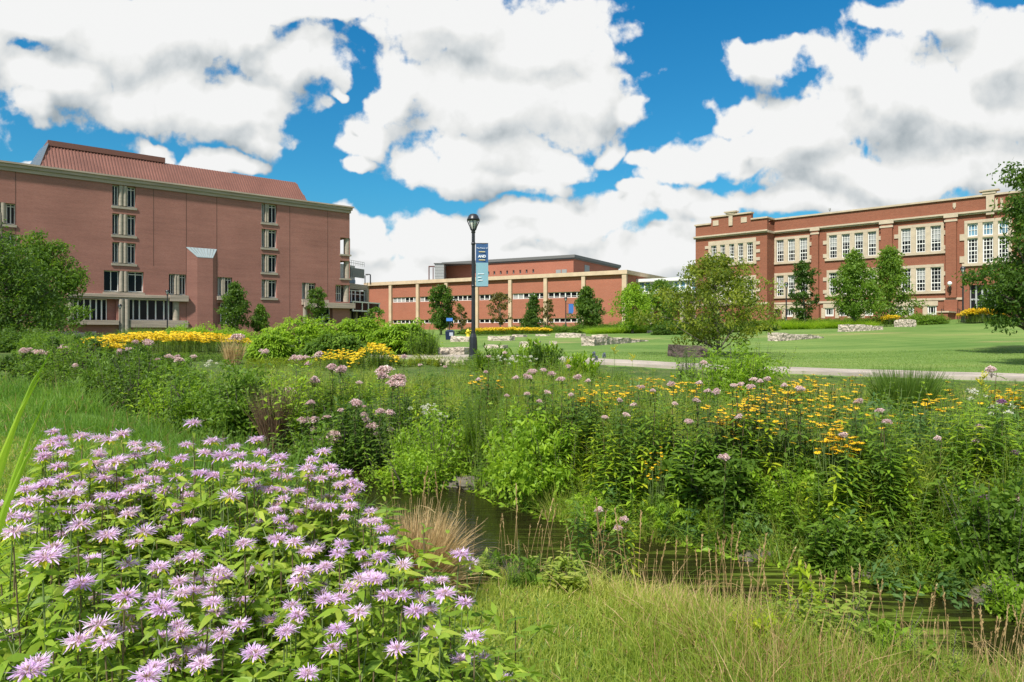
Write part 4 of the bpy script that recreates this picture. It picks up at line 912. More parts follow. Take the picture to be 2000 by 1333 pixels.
# ================================================================ TREES
M_bark=mat('bark_grey',(.13,.11,.09),.9,noise=(6,.35,(1,1,.3)),bump=(14,.8,.03))
ML={'dark':leafmat('leaves_dark',(0.049,0.101,0.016),(0.089,0.169,0.023),(0.167,0.262,0.039)),
'mid':leafmat('leaves_mid',(0.078,0.152,0.019),(0.144,0.253,0.029),(0.244,0.371,0.046)),
'bright':leafmat('leaves_bright',(0.133,0.237,0.019),(0.244,0.397,0.029),(0.401,0.541,0.046)),
'olive':leafmat('leaves_olive',(.095,.145,.02),(.24,.29,.03),(.45,.43,.06)),
'tan':leafmat('leaves_olive_brown',(0.091,0.087,0.025),(0.182,0.160,0.044),(0.311,0.189,0.074)),
'yellowgreen':leafmat('leaves_yellow_green',(0.182,0.277,0.015),(0.347,0.451,0.025),(0.602,0.612,0.049)),
'blue':leafmat('leaves_blue_green',(0.056,0.128,0.039),(0.111,0.212,0.058),(0.200,0.321,0.090)),
'balm':leafmat('balm_leaves',(.13,.24,.025),(.25,.38,.04),(.42,.50,.08)),
'straw':leafmat('dry_grass',(.24,.15,.065),(.42,.29,.14),(.58,.45,.23),trans=.2),
'brown':leafmat('dry_brown',(.10,.06,.04),(.17,.11,.07),(.26,.18,.12),trans=.2),
'grassy':leafmat('grass_mixed',(.14,.24,.03),(.30,.38,.058),(.50,.49,.13)),
'fresh':leafmat('grass_fresh',(.09,.20,.03),(.19,.33,.05),(.38,.45,.11)),
'yellow':leafmat('petals_yellow',(.62,.40,.01),(.78,.53,.012),(.85,.64,.02),trans=.2,orand=.1),
'orange':leafmat('petals_orange_yellow',(.65,.34,.01),(.76,.47,.012),(.80,.56,.02),trans=.2,orand=.1),
'cone':mat('flower_cone',(.04,.018,.01),.8),
'pink':leafmat('floret_dusty_pink',(.46,.29,.32),(.66,.48,.50),(.84,.70,.69),trans=.15,orand=.35),
'lilac':leafmat('petals_lilac',(.50,.30,.66),(.66,.46,.80),(.83,.70,.91),trans=.3,orand=.3),
'purple':leafmat('floret_purple',(.16,.05,.16),(.26,.10,.26),(.34,.16,.34),trans=.2),
'white':leafmat('floret_white',(.5,.5,.42),(.6,.6,.52),(.7,.7,.62),trans=.2),
'stem':mat('stem_green',(.12,.17,.05),.6),'stemred':mat('stem_red_brown',(.15,.11,.06),.6)}
def leafcloud(g,cen,sig,per,size,r,mat_=0,va=None,aspect=.5,up=.3,bendz=-.25):
    """per leaves round each cluster centre"""
    n=len(cen)*per; c=np.repeat(cen,per,0); s_=np.repeat(np.broadcast_to(sig,(len(cen),)),per)
    o=r.normal(0,1,(n,3)); o/=np.maximum(1,np.linalg.norm(o,axis=1)/1.9)[:,None]
    p=c+o*s_[:,None]*np.array([1,1,.75])
    d=unit(rdir(n,r=r)+o*.4+np.array([0,0,-.1])); side=unit(np.cross(d,rdir(n,r=r)*.9+np.array([0,0,up]))); side=unit(np.cross(d,np.cross(side,d)))
    L_=size*r.uniform(.6,1.3,n); a=r.uniform(.15,.85,n)*.7+(np.repeat(va,per) if va is not None else .15)
    strips(g,p-d*L_[:,None]*.5,d,side,L_,L_*aspect,[.25,1,.05],np.array([0,0,bendz]),mat_,np.clip(a,0,1))
def crown_points(r,n,shape,h0,h1_,rad):
    u=r.uniform(0,1,n)**.85; u=np.where(r.uniform(0,1,n)<(.75 if shape in('cone','column','flame') else .3),(np.floor(u*8)+.5*r.uniform(0,1,n))/8,u); th=r.uniform(0,2*math.pi,n)
    if shape=='cone': R_=rad*np.clip((1-u)**.75*1.08,.05,1)*np.clip(u*6+.45,0,1)
    elif shape=='column': R_=rad*np.sqrt(np.clip(1-(2*u-1)**4,0.02,1))*(1-.35*u)
    elif shape=='flame': R_=rad*np.clip(np.sin(np.clip(u*1.05+.0,0,1)**.62*math.pi)**.8,.08,1)
    elif shape=='spread': R_=rad*np.sqrt(np.clip(1-(u*1.0)**2.2,.02,1))*np.clip(.55+u*2.2,0,1)
    else: R_=rad*np.sqrt(np.clip(1-(2*u-1)**2,.03,1))
    lob=1+.24*np.sin(th*3+u*5+r.uniform(0,6))+.18*np.sin(th*5-u*9+r.uniform(0,6))+.18*np.sin(u*24+r.uniform(0,6)+th)
    q=np.sqrt(r.uniform(.12,1,n))*R_*lob
    return np.stack([q*np.cos(th),q*np.sin(th),h0+(h1_-h0)*u],1)
def tree(x,y,z,h,h0,rad,shape,mk,label,cat='tree',nc=130,per=34,leaf=.2,sig=None,trunk=.08,seed=1,group='young trees around the green',lean=(0,0),name='tree',nl=16,pts=None):
    r=np.random.default_rng(seed); t=thing(name,label,cat,(x,y,z),0,group)
    P=crown_points(r,nc,shape,h0,h*.97,rad*.88) if pts is None else pts(r)
    P[:,:2]+=P[:,2:3]*np.array(lean)
    sg=sig if sig else rad*.145
    g=G(); zt=h*.92; n=8; q=np.linspace(0,1,n); wob=.03*rad
    tp=np.stack([lean[0]*q*zt+wob*np.sin(q*5+seed),lean[1]*q*zt+wob*np.cos(q*4+seed)-wob*1,q*zt-.1],1)
    tube(g,tp,trunk*(1-q*.85)*np.where(q==0,1.3,1),8); 
    order=r.permutation(len(P))[:nl]
    for i in order:
        e=P[i]; f=np.clip((e[2]-r.uniform(.15,.45)*h*.6)/zt,h0/h*.55,.88); k=np.array([np.interp(f,q,tp[:,j]) for j in range(3)])
        m_=(k+e)/2+np.array([0,0,-.04*h*r.uniform(-.5,1)]); rr=trunk*(1-f*.8)*.5
        tube(g,[k,m_,e],[rr,rr*.6,rr*.2],5,cap=False)
        for _ in range(2):
            e2=P[r.integers(len(P))]; 
            if np.linalg.norm(e2-m_)<rad*.9: tube(g,[m_,(m_+e2)/2+[0,0,.02*h],e2],[rr*.4,rr*.28,rr*.1],4,cap=False)
    obj('trunk',g,M_bark,t)
    g=G(); leafcloud(g,P,sg*r.uniform(.6,1.3,len(P)),per,leaf,r,0,r.uniform(-.22,.22,len(P))); obj('crown',g,ML[mk],t)
    return t
def tree_px(u,vtop,vbase,w,Y,shape,mk,label,crown0=.18,**k):
    x=at(u,Y); z=h1(x,Y); h=zz(vtop,Y)-z; rad=w/2/FPX*Y; hz=zz(vbase,Y)-z   # vbase = bottom of crown
    return tree(x,Y,z,h,max(hz,.1),rad,shape,mk,label,**k)
tree_px(862,556,640,60,72,'round','dark','dark green round tree left of the tall lamp post',seed=11,leaf=.26,nc=150,per=34,trunk=.12)
tree_px(901,598,640,28,82,'round','tan','small thin olive tree between the dark round tree and the lamp post',seed=12,leaf=.24,nc=40,per=22)
tree_px(977,571,632,46,92,'round','tan','sparse reddish olive tree just right of the lamp post banner',seed=13,leaf=.3,nc=70,per=20,trunk=.1)
tree_px(1042,574,640,44,88,'cone','dark','pointed dark tree behind the small dark spruce',seed=14,leaf=.28,nc=100,per=30)
tree_px(1036,607,643,50,71,'cone','dark','small low dark spruce with a bare thin trunk in the flower strip',seed=15,leaf=.18,nc=90,per=36,trunk=.05)
tree_px(1070,585,640,34,90,'column','tan','thin grey green tree right of the small dark spruce',seed=16,leaf=.28,nc=50,per=18)
tree_px(1151,558,640,66,66,'flame','dark','dark green leaning tree in front of the last brick panel',seed=17,leaf=.24,nc=190,per=34,trunk=.12,lean=(-.05,0))
tree_px(1236,556,638,80,57,'round','bright','bright green young tree with pale trunk before the brick corner',seed=18,leaf=.2,nc=170,per=34,trunk=.09)
tree_px(1292,548,640,78,60,'round','mid','mid green tree in front of the white glazed bridge',seed=19,leaf=.22,nc=150,per=32)
# olive crabapple close behind the path
Y=24.6; tree_px(1398,500,668,250,Y,'spread','olive','olive green spreading crabapple tree with low crown beside the path',seed=20,leaf=.11,nc=230,per=60,trunk=.075,sig=.2,nl=34,name='crabapple_tree')
tree_px(1570,506,622,56,58,'column','dark','narrow dark green columnar tree in front of the pilaster',seed=21,leaf=.2,nc=130,per=34,trunk=.1)
tree_px(1668,490,612,92,56,'flame','mid','broad dark leafy tree left of its conical neighbour by the hall',seed=22,leaf=.22,nc=260,per=36,trunk=.1)
tree_px(1738,482,618,106,60,'cone','mid','wide conical green tree with layered branches by the hall',seed=23,leaf=.22,nc=260,per=34,trunk=.11)
tree_px(460,547,646,64,66,'flame','dark','dark tree in front of the rose brick building beside the projecting bay',seed=24,leaf=.22,nc=180,per=32,trunk=.1)
tree_px(508,592,646,42,68,'cone','mid','smaller lighter green tree right of the dark tree by the bay',seed=25,leaf=.2,nc=110,per=30)
tree_px(621,561,625,44,90,'column','dark','dark narrow tree before the low right windows of the rose building',seed=26,leaf=.26,nc=110,per=30)
tree_px(733,600,640,34,100,'round','mid','low round tree in front of the glass bridge box',seed=27,leaf=.3,nc=50,per=26)
# big trees at left
def lobes(ls,n):
    def f(r):
        out=[]; tot=sum(a[3]*a[4] for a in ls)
        for (cx,cy,cz,rr,rz) in ls:
            k=max(6,int(n*rr*rz/tot)); d=rdir(k,r=r)*np.cbrt(r.uniform(.25,1,k))[:,None]; out.append(np.stack([cx+d[:,0]*rr,cy+d[:,1]*rr,cz+d[:,2]*rz],1))
        return np.concatenate(out)
    return f
def lob_px(u0,Y,lst):   # lobes given in photo pixels (u,v,ru,rv) about a trunk column
    x=at(u0,Y); z=h1(x,Y); k=Y/FPX
    return x,Y,z,[((u-u0)*k,random.uniform(-.6,.6),zz(v,Y)-z,ru*k,rv*k) for u,v,ru,rv in lst]
x,y,z,ls=lob_px(10,44,[(-10,480,50,42),(20,520,55,45),(-60,520,60,60),(50,560,50,45),(80,590,45,38),(10,600,60,50),(60,630,50,28),(-50,600,60,60),(0,640,60,30),(100,628,30,18)])
tree(x,y,z,9.5,1,3.5,'round','dark','large dark green tree filling the left edge below the rose building',pts=lobes(ls,420),per=44,leaf=.2,sig=.42,trunk=.22,seed=31,group='big trees at the left edge',nl=30)
x,y,z,ls=lob_px(75,56,[(78,485,22,32),(108,500,30,28),(60,510,40,32),(125,540,28,30),(95,550,45,40),(145,545,16,20),(70,580,40,40),(118,575,24,20),(150,560,12,14)])
tree(x,y,z,8.5,2,3,'round','mid','brighter leafy tree behind the large dark tree at left',pts=lobes(ls,300),per=40,leaf=.24,sig=.42,trunk=.2,seed=32,group='big trees at the left edge',nl=24)
x,y,z,ls=lob_px(120,52,[(112,618,28,20),(140,610,22,14),(90,640,26,14),(132,632,18,10)])
tree(x,y,z,3,.4,1.2,'round','mid','small loose reddish green tree above the low stone wall',pts=lobes(ls,70),per=28,leaf=.2,sig=.28,trunk=.06,seed=33,nl=10)
# tree hanging in from the right edge
x,y,z,ls=lob_px(2035,24,[(1968,398,22,16),(1995,412,26,24),(1990,470,34,30),(1930,545,40,18),(1970,520,40,22),(1990,560,46,34),(1955,585,34,16),(1965,612,22,16),(1958,632,16,10),(2010,600,40,34),(2040,450,60,90),(2070,560,60,80),(2005,505,30,20),(1905,540,18,10),(2040,380,50,60),(1985,425,30,26),(2000,530,42,40),(1975,590,36,24),(1940,560,28,14)])
tree(x,y,z,7.5,1,2,'round','dark','dark green tree reaching in from the right edge with drooping branches',pts=lobes(ls,430),per=50,leaf=.125,sig=.19,trunk=.17,seed=34,group='trees at the right edge',nl=40)
x,y,z,ls=lob_px(2075,17,[(1992,332,14,14),(2010,340,16,16),(2045,330,34,40),(2085,260,50,60),(2120,340,60,60),(2080,430,50,50)])
tree(x,y,z,6,1,2,'round','dark','leafy branch tip of a tree high at the right edge',pts=lobes(ls,240),per=40,leaf=.1,sig=.15,trunk=.1,seed=35,group='trees at the right edge',nl=14)
# ================================================================ PLANT PROTOTYPES
def leafy_stem(g,h,r,nw=10,L_=.14,wd=.032,whorl=4,mat_=0,stemmat=1,lean=0,droop=-.35,start=.12,up=.35,rad=.006):
    q=np.linspace(0,1,5); lx,ly=r.normal(0,lean+1e-6,2); P=np.stack([lx*q*q*h,ly*q*q*h,q*h],1); tube(g,P,rad*(1-q*.5),4,stemmat,cap=False)
    t=np.linspace(start,.98,nw)+r.normal(0,.01,nw); t=np.clip(t,0.05,1); n=nw*whorl
    T=np.repeat(t,whorl); ang=(np.arange(n)%whorl)*2*math.pi/whorl+np.repeat(r.uniform(0,6,nw),whorl)+r.normal(0,.2,n)
    base=np.stack([lx*T*T*h,ly*T*T*h,T*h],1); sc=L_*(1.05-.45*T**2)*r.uniform(.75,1.2,n)*np.clip(.5+T*2.5,0,1)
    d=unit(np.stack([np.cos(ang),np.sin(ang),np.full(n,up)+r.normal(0,.15,n)],1)); sd=unit(np.cross(d,[0,0,1.]))+r.normal(0,.15,(n,3))
    strips(g,base,d,sd,sc,wd*sc/L_,[.25,.95,.8,.05],np.array([0,0,droop]),mat_,np.clip(r.normal(.45,.2,n),0,1))
    return P[-1]
def tuft(g,n,h,r,spread=.1,lean=.35,w=.006,mat_=0,bend=.35,va=(.2,.9),segs=4):
    a=r.uniform(0,2*math.pi,n); rr=np.sqrt(r.uniform(0,1,n))*spread; base=np.stack([rr*np.cos(a),rr*np.sin(a),np.zeros(n)-.02],1)
    l=r.uniform(0,lean,n); a2=a+r.normal(0,.6,n); d=unit(np.stack([np.cos(a2)*l,np.sin(a2)*l,np.ones(n)],1)); sd=unit(np.cross(d,rdir(n,r=r)))
    b=np.stack([np.cos(a2),np.sin(a2),-.7*np.ones(n)],1)*(r.uniform(.1,1,n)*bend)[:,None]
    strips(g,base,d,sd,h*r.uniform(.55,1.1,n),w*r.uniform(.7,1.3,n),list(np.linspace(1,.1,segs)),b,mat_,r.uniform(*va,n))
def mound(g,w,h,r,size,nc,per,aspect=.45,mat_=0,sig=None):
    """bushy plant: leaf clusters in a dome"""
    d=rdir(nc,-.1,1,r)*np.cbrt(r.uniform(.15,1,nc))[:,None]; lob=1+.25*np.sin(np.arctan2(d[:,1],d[:,0])*3+r.uniform(0,6))+r.normal(0,.1,nc)
    P=np.stack([d[:,0]*w/2*lob,d[:,1]*w/2*lob,.08*h+d[:,2]*h*.88*lob],1); leafcloud(g,P,(sig or w*.09)*r.uniform(.6,1.3,nc),per,size,r,mat_,r.uniform(-.2,.2,nc),aspect,.5)
def daisy(g,c,rad,r,pm,cm,n=11,droop=-.25):
    a=np.arange(n)*2*math.pi/n+r.uniform(0,1); tl=r.normal(0,.25,2); up=unit(np.array([tl[0],tl[1],1.])); e1=unit(np.cross(up,[0,1,0.])); e2=np.cross(up,e1)
    d=np.cos(a)[:,None]*e1+np.sin(a)[:,None]*e2; sd=-np.sin(a)[:,None]*e1+np.cos(a)[:,None]*e2
    strips(g,np.asarray(c)+d*rad*.15,d,sd,rad*.9,rad*.42,[.5,1,.5],up*droop,pm,r.uniform(.2,.9,n))
    k=5; th=np.arange(k)*2*math.pi/k; V=[np.asarray(c)+rad*.27*(math.cos(t)*e1+math.sin(t)*e2) for t in th]+[np.asarray(c)+up*rad*.32]
    g.add(V,[(i,(i+1)%k,k) for i in range(k)],cm)
def florets(g,c,w,h,r,n,m_,size=.012):
    """domed cluster of tiny fuzzy florets"""
    ph=r.uniform(0,2*math.pi,n); q=np.sqrt(r.uniform(0,1,n)); sub=.8+.2*np.cos(ph*5)
    P=np.stack([q*np.cos(ph)*w/2*sub,q*np.sin(ph)*w/2*sub,(1-q**2)*h+r.normal(0,h*.09,n)],1)+np.asarray(c)
    k=3; P=np.repeat(P,k,0); d=unit(rdir(n*k,-.2,1,r)); strips(g,P,d,perp(d),size*r.uniform(.7,1.4,n*k),size*.55,[.6,1,.5],None,m_,np.repeat(r.uniform(0,1,n),k))
# ================================================================ BEE BALM (named heads from the photo: x, y, width in crop pixels)
Z5=[(268,108,50),(238,152,45),(303,142,40),(337,167,50),(410,130,95),(510,150,95),(603,120,90),(325,203,85),(185,223,60),(218,187,40),(225,245,50),(733,178,85),(900,172,75),(1020,153,95),(1125,187,70),(1235,152,60),(956,65,85),(520,208,80),(465,225,50),(650,228,70),(283,278,80),(470,262,85),(555,255,90),(770,275,90),(825,272,70),(930,235,85),(1085,225,110),(1175,222,65),(1215,270,90),(590,245,60),(315,322,55),(255,345,80),(235,365,100),(125,388,105),(165,385,70),(500,320,60),(500,345,90),(610,340,80),(670,310,70),(555,280,80),(400,368,90),(360,415,110),(290,410,60),(490,420,90),(590,425,90),(700,375,90),(805,390,80),(760,340,80),(870,335,80),(900,370,80),(1000,310,90),(1060,325,90),(1190,360,100),(1150,420,120),(940,412,50),(610,378,70),(45,465,90),(150,450,110),(220,440,60),(60,525,140),(130,530,110),(85,610,180),(240,498,90),(300,500,80),(400,480,90),(510,480,80),(625,512,100),(395,565,150),(520,620,140),(290,603,80),(200,592,50),(745,590,120),(670,655,110),(845,460,70),(950,543,90),(1075,597,100),(1175,650,110),(1185,580,60),(660,550,60),(245,670,130),(210,735,190),(395,725,90),(480,728,110),(600,765,120),(540,825,60),(770,815,60),(815,755,130),(890,700,70),(960,735,120),(1085,725,80),(1075,795,120),(1000,830,90),(880,845,110),(360,855,145),(300,930,110),(410,932,80),(505,905,100),(605,915,150),(770,915,120),(820,970,150),(640,990,110),(700,985,100),(935,880,110),(1040,885,100),(995,960,130),(45,1105,110),(365,1140,145),(500,1055,150),(635,1060,110),(520,1140,150),(780,1120,120),(960,1105,110),(1120,1105,130),(1065,1080,100),(1160,1040,120),(895,1180,120),(985,1165,120),(1010,1235,130),(850,1235,120),(1190,1235,90),(185,1275,240),(765,1300,240)]
Z6=[(138,27,80),(190,95,90),(60,107,70),(272,122,100),(495,90,75),(95,160,90),(165,182,70),(270,175,50),(410,170,100),(455,190,80),(540,178,90),(222,222,80),(320,232,80),(405,232,80),(510,228,70),(610,255,70),(535,272,80),(720,277,75),(645,308,65),(635,340,70),(80,263,120),(190,297,80),(255,290,60),(320,300,80),(370,305,90),(40,335,110),(440,360,90),(245,378,60),(565,378,70),(675,382,60),(490,385,50),(375,420,80),(740,410,70),(595,443,65),(705,462,50),(775,457,80),(175,468,75),(280,465,70),(290,497,90),(350,500,90),(400,512,80),(815,500,80),(60,500,60),(60,580,115),(240,565,115),(155,622,60),(450,590,80),(590,585,110),(570,635,120),(830,565,110),(700,645,90),(800,650,120),(915,695,130),(1205,645,115),(130,735,100),(190,712,100),(330,732,125),(490,728,95),(680,770,130),(770,780,120),(820,765,90),(720,830,110),(745,700,80),(370,785,120),(480,805,100),(390,830,100),(1045,787,90),(1135,787,80),(1155,855,145),(905,858,120),(1020,872,115),(1255,908,110),(55,870,100),(150,895,90),(500,890,130),(585,880,120),(310,930,125),(350,970,130),(720,958,140),(975,953,130),(475,980,85),(50,1010,110),(200,1015,90),(245,1030,90),(300,1045,90),(30,1090,95),(595,1060,140),(1085,1057,110),(1295,1090,130),(1230,1180,60),(1290,1180,60),(1390,1190,75),(150,1150,150),(75,1220,110),(415,1310,140),(650,1325,70)]
heads=[(x/2.5,800+y/2.5,w/2.5) for x,y,w in Z5 if y/2.5+800>0]+[(450+x/2.76,850+y/2.76,w/2.76) for x,y,w in Z6]
hd=[]
for u,v,w in heads:
    if any(abs(u-a)<8 and abs(v-b)<7 for a,b,_ in hd): continue
    hd.append((u,v,w))
print('bee balm heads',len(hd))
def bee_head(seed,flat=.55):
    """one flower head ~1 unit wide: two lipped tubular petals radiating in whorls over pale bracts"""
    r=np.random.default_rng(seed); g=G(); n=[150,160,140,84,150,120][seed%6]
    a=np.arange(n)*2.399+r.normal(0,.2,n); el=np.clip(r.normal(.36,.36,n),-.3,1.3); L_=r.uniform(.2,.34,n)*(1-.1*el)
    d=unit(np.stack([np.cos(a)*np.cos(el),np.sin(a)*np.cos(el),np.sin(el)],1)); rb=r.uniform(.04,.2,n)*np.cos(el); base=np.stack([np.cos(a)*rb,np.sin(a)*rb,r.uniform(-.04,.06,n)],1); sd=unit(np.cross(d,[0,0,1.]))
    h_=n*2//3   # hooded upper lips arch up and over, lower lips curl down
    strips(g,base[:h_],d[:h_],sd[:h_]+r.normal(0,.2,(h_,3)),L_[:h_],.030,[.7,.8,.95,1,.9,.5],np.stack([r.normal(0,.3,h_),r.normal(0,.3,h_),r.uniform(.0,.45,h_)],1),0,np.clip(r.normal(.62,.22,h_),0,1))
    k_=n-h_; strips(g,base[h_:],d[h_:],sd[h_:]+r.normal(0,.3,(k_,3)),L_[h_:]*1.05,.045,[.4,.5,.7,1,1.1,.5],np.stack([r.normal(0,.1,k_),r.normal(0,.1,k_),-r.uniform(.2,.75,k_)],1),0,np.clip(r.normal(.45,.22,k_),0,1))
    m=26; d2=unit(np.stack([r.normal(0,.5,m),r.normal(0,.5,m),np.ones(m)],1)); strips(g,d2*.05,d2,perp(d2),.17,.03,[1,.8,.3],None,1,r.uniform(.4,.9,m))
    q=9; a=np.arange(q)*2*math.pi/q; d3=unit(np.stack([np.cos(a),np.sin(a),-.15+0*a],1)); strips(g,d3*.02-np.array([0,0,.05]),d3,unit(np.cross(d3,[0,0,1.])),r.uniform(.3,.42,q),.13,[.5,1,.7,.1],np.array([0,0,-.35]),2,r.uniform(.5,1,q))
    return g
M_disc=leafmat('disc_pinkish',(.30,.22,.12),(.38,.26,.2),(.45,.32,.28),trans=.1)
head_me=[bee_head(100+i).mesh('flower_head',[ML['lilac'],M_disc,ML['yellowgreen']]) for i in range(6)]
def bee_leaf(seed,h=1.0):
    r=np.random.default_rng(seed); g=G(); nw=12; L_=.054
    t=np.linspace(.3,.97,nw); T=np.repeat(t,2); n=2*nw; ang=np.repeat(np.arange(nw)*math.pi/2,2)+np.tile([0,math.pi],nw)+r.normal(0,.25,n)
    base=np.stack([0*T,0*T,T*h],1); d=unit(np.stack([np.cos(ang),np.sin(ang),.25+r.normal(0,.2,n)],1)); sd=unit(np.cross(d,[0,0,1.]))+r.normal(0,.2,(n,3))
    sc=L_*(1.1-.4*T)*r.uniform(.7,1.25,n); strips(g,base,d,sd,sc,sc*.36,[.4,1,.8,.45,.04],np.array([0,0,-.4]),0,np.clip(r.normal(.5,.22,n),0,1))
    # leafy side shoots
    for k in range(5):
        z=r.uniform(.45,.85)*h; a=r.uniform(0,6.28); e=np.array([math.cos(a)*.07,math.sin(a)*.07,z+.1]); tube(g,[(0,0,z),e],.0016,4,1,cap=False)
        m=6; dd=unit(rdir(m,-.3,.8,r)); sc=r.uniform(.035,.06,m); strips(g,e+dd*.004,dd,perp(dd),sc,sc*.34,[.4,1,.5,.05],np.array([0,0,-.3]),0,np.clip(r.normal(.6,.2,m),0,1))
    return g
leaf_me=[bee_leaf(200+i).mesh('leaves',[ML['balm'],ML['stem']]) for i in range(6)]
def stem_mesh(seed):
    r=np.random.default_rng(seed); g=G(); q=np.linspace(0,1,6); tube(g,np.stack([.012*np.sin(q*4+seed),.012*np.sin(q*3),q-.03],1),.0032*(1.05-q*.5),5,0,cap=False); return g
stem_me=[stem_mesh(300+i).mesh('bee_balm',[ML['stemred'] if i%2 else ML['stem']]) for i in range(3)]
def bee(X,Y,zh,w,i,gp='bee balm stems in the lilac patch',tilt=0.):
    z=h1(X,Y); hh=max(.35,zh-z); q=rng.normal(0,.012,2)
    o=bpy.data.objects.new('bee_balm',stem_me[i%3]); C.objects.link(o); o.location=(X,Y,z); o.rotation_euler=(q[0],q[1],rng.uniform(0,6.28)); o.scale=(1,1,1)
    u=X/Y*FPX+1000; v=HV+(CH-zh)/Y*FPX
    wh=('at the bottom left corner' if u<350 else 'along the bottom of the photo') if v>1180 else (('at the far left edge of the patch' if u<160 else 'in the back rows nearest the lawn') if v<930 and u<450 else ('at the back right of the patch toward the dark pool' if v<1000 else ('in the outermost stems beside the dry tan clump' if u>780 else ('in the middle right of the patch' if u>430 else 'in the middle left of the patch'))))
    sz_='large ' if w>.068 else ('small ' if w<.054 else '')
    tag(o,sz_+'lilac bee balm flower '+wh,'bee balm',gp)
    st=o; st.scale=(1,1,hh)
    l=bpy.data.objects.new('leaves',leaf_me[i%6]); C.objects.link(l); l.parent=st; l.scale=(1,1,1)
    f=bpy.data.objects.new('flower_head',head_me[i%6]); C.objects.link(f); f.parent=st; f.location=(0,0,1.0); f.scale=(w,w,w/hh*.72); f.rotation_euler=(0,0,rng.uniform(0,6))
    return o
pos=[]
for i,(u,v,w) in enumerate(hd):
    w=min(max(w,30),76); Y=.066*FPX/(w*(1.0+.0*v)); Y=min(Y,2.75)
    Y=.5*Y+.5*np.interp(v,[830,900,1000,1150,1333],[2.7,2.25,1.9,1.45,1.12])
    sz=np.clip(max(w,24)/FPX*Y*1.12,.045,.095)
    X=at(u,Y); z=zz(v,Y); z=min(max(z,.42),1.3); bee(X,Y,z,sz*(1.08 if v<1000 else .98)*rng.uniform(.88,1.08),i); pos.append((X,Y,z))
for i in range(85):      # partly hidden heads between the others
    X,Y,z=pos[rng.integers(len(pos))]; dx,dy=rng.normal(0,.07),rng.normal(.04,.09); X+=dx; Y=max(Y+dy,.95); z-=rng.uniform(-.02,.09); bee(X,Y,z,rng.uniform(.045,.07),i+1)
pos=np.array(pos)
# stuff: leafy shoots between the flowering stems
g=G(); src=[bee_leaf(400+i) for i in range(4)]; st=[stem_mesh(410+i) for i in range(2)]
r=np.random.default_rng(5); n=1700; k=r.integers(0,len(pos),n); P=pos[k]+np.c_[r.normal(0,.12,n),r.normal(.03,.14,n),np.zeros(n)]
P=P[P[:,1]>.62]; n=len(P); hh=np.clip(P[:,2]-r.uniform(.05,.42,n),.3,1.15); gz=H(P[:,0],P[:,1]); loc=np.c_[P[:,:2],gz]
for j in range(4):
    m=np.arange(n)%4==j; g.scatter(src[j],loc[m],r.uniform(0,6.28,m.sum()),r.uniform(.85,1.35,m.sum()),r.uniform(-.2,.2,m.sum()),szs=hh[m])
tag(obj('bee_balm_foliage',g,[ML['balm'],ML['stem']]),'dense yellow green leafy shoots filling the lilac flower patch','foliage',kind='stuff')
g=G()
for j in range(2):
    m=np.arange(n)%2==j; g.scatter(st[j],loc[m],r.uniform(0,6.28,m.sum()),1.,szs=hh[m])
tag(obj('bee_balm_stems',g,[ML['stemred']]),'thin dark stems between the lilac flowers','stems',kind='stuff')
g=G(); n=12000; k=r.integers(0,len(pos),n); P=pos[k]+np.c_[r.normal(0,.16,n),r.normal(.03,.18,n),np.zeros(n)]; P=P[P[:,1]>.6]; n=len(P); top=np.clip(P[:,2]-.12,.2,1.2); zt=H(P[:,0],P[:,1])+top*r.uniform(.15,1,n)
d=unit(rdir(n,-.3,.6,r)); sz=r.uniform(.022,.05,n); strips(g,np.c_[P[:,:2],zt],d,unit(np.cross(d,[0,0,1.]))+r.normal(0,.2,(n,3)),sz,sz*.34,[.4,1,.8,.05],np.array([0,0,-.35]),0,np.clip(r.normal(.45,.22,n),0,1))
tag(obj('low_leaves',g,[ML['balm']]),'bright green leaves low among the lilac flower stems','foliage',kind='stuff')
# ================================================================ GRASS
def blades(g,x,y,h,w,r,mat_=0,lean=.35,bend=.5,va=(.1,.9),segs=4,z=None,va2=None):
    n=len(x); z=H(x,y) if z is None else z; l=r.normal(0,lean,n); a=r.uniform(0,6.28,n); d=unit(np.stack([np.cos(a)*l,np.sin(a)*l,np.ones(n)],1)); sd=unit(np.cross(d,rdir(n,r=r)))
    b=np.stack([np.cos(a),np.sin(a),-.6*np.ones(n)],1)*(r.uniform(0,1,n)*bend)[:,None]; av=r.uniform(*va,n) if va2 is None else va2
    strips(g,np.stack([x,y,z-.01],1),d,sd,h,w,list(np.linspace(1,.12,segs)),b,mat_,av)
def patchy(x,y,s=1.3,ph=0):
    return .5+.25*np.sin(x*s*1.9+ph+np.sin(y*s*1.3))+.25*np.cos(y*s*2.3-ph+np.sin(x*s))
r=np.random.default_rng(21); g=G(); n=270000
Y=np.exp(r.uniform(math.log(2.2),math.log(9.5),n)); X=(r.uniform(-260,2650,n)-1000)/FPX*Y; d,sd=stream_dist(X,Y)
m=(sd<0)&(d>.12)&~((X<-.1)&(Y<2.1)); X,Y,d=X[m],Y[m],d[m]; n=len(X)
u=X/Y*FPX+1000
tall=np.clip(1.15-d/1.1,0,1)*np.clip((u-600)/500,.35,1); tall=np.maximum(tall,.85*np.clip((X-.35)/.6,0,1)*np.clip((3.6-d)/2.2,.35,1)*np.clip((X-.6*(4-Y)*.5)/.6,.12,1))*np.clip(patchy(X,Y,1.1,1.)*1.4,.35,1.1)
openw=((u>1640)|((u>840)&(u<1130)))&(d<1.1); tall=np.where(openw,tall*.16,tall); mid_=(u>1120)&(u<1660)&(d<1.3); tall=np.where(mid_,np.maximum(tall,.52*r.uniform(.4,1.4,n)),tall)
h=.05+.05*r.random(n)+tall*r.uniform(.08,.42,n); w=.0048+.003*r.random(n)+.0018*(Y-2)*.45
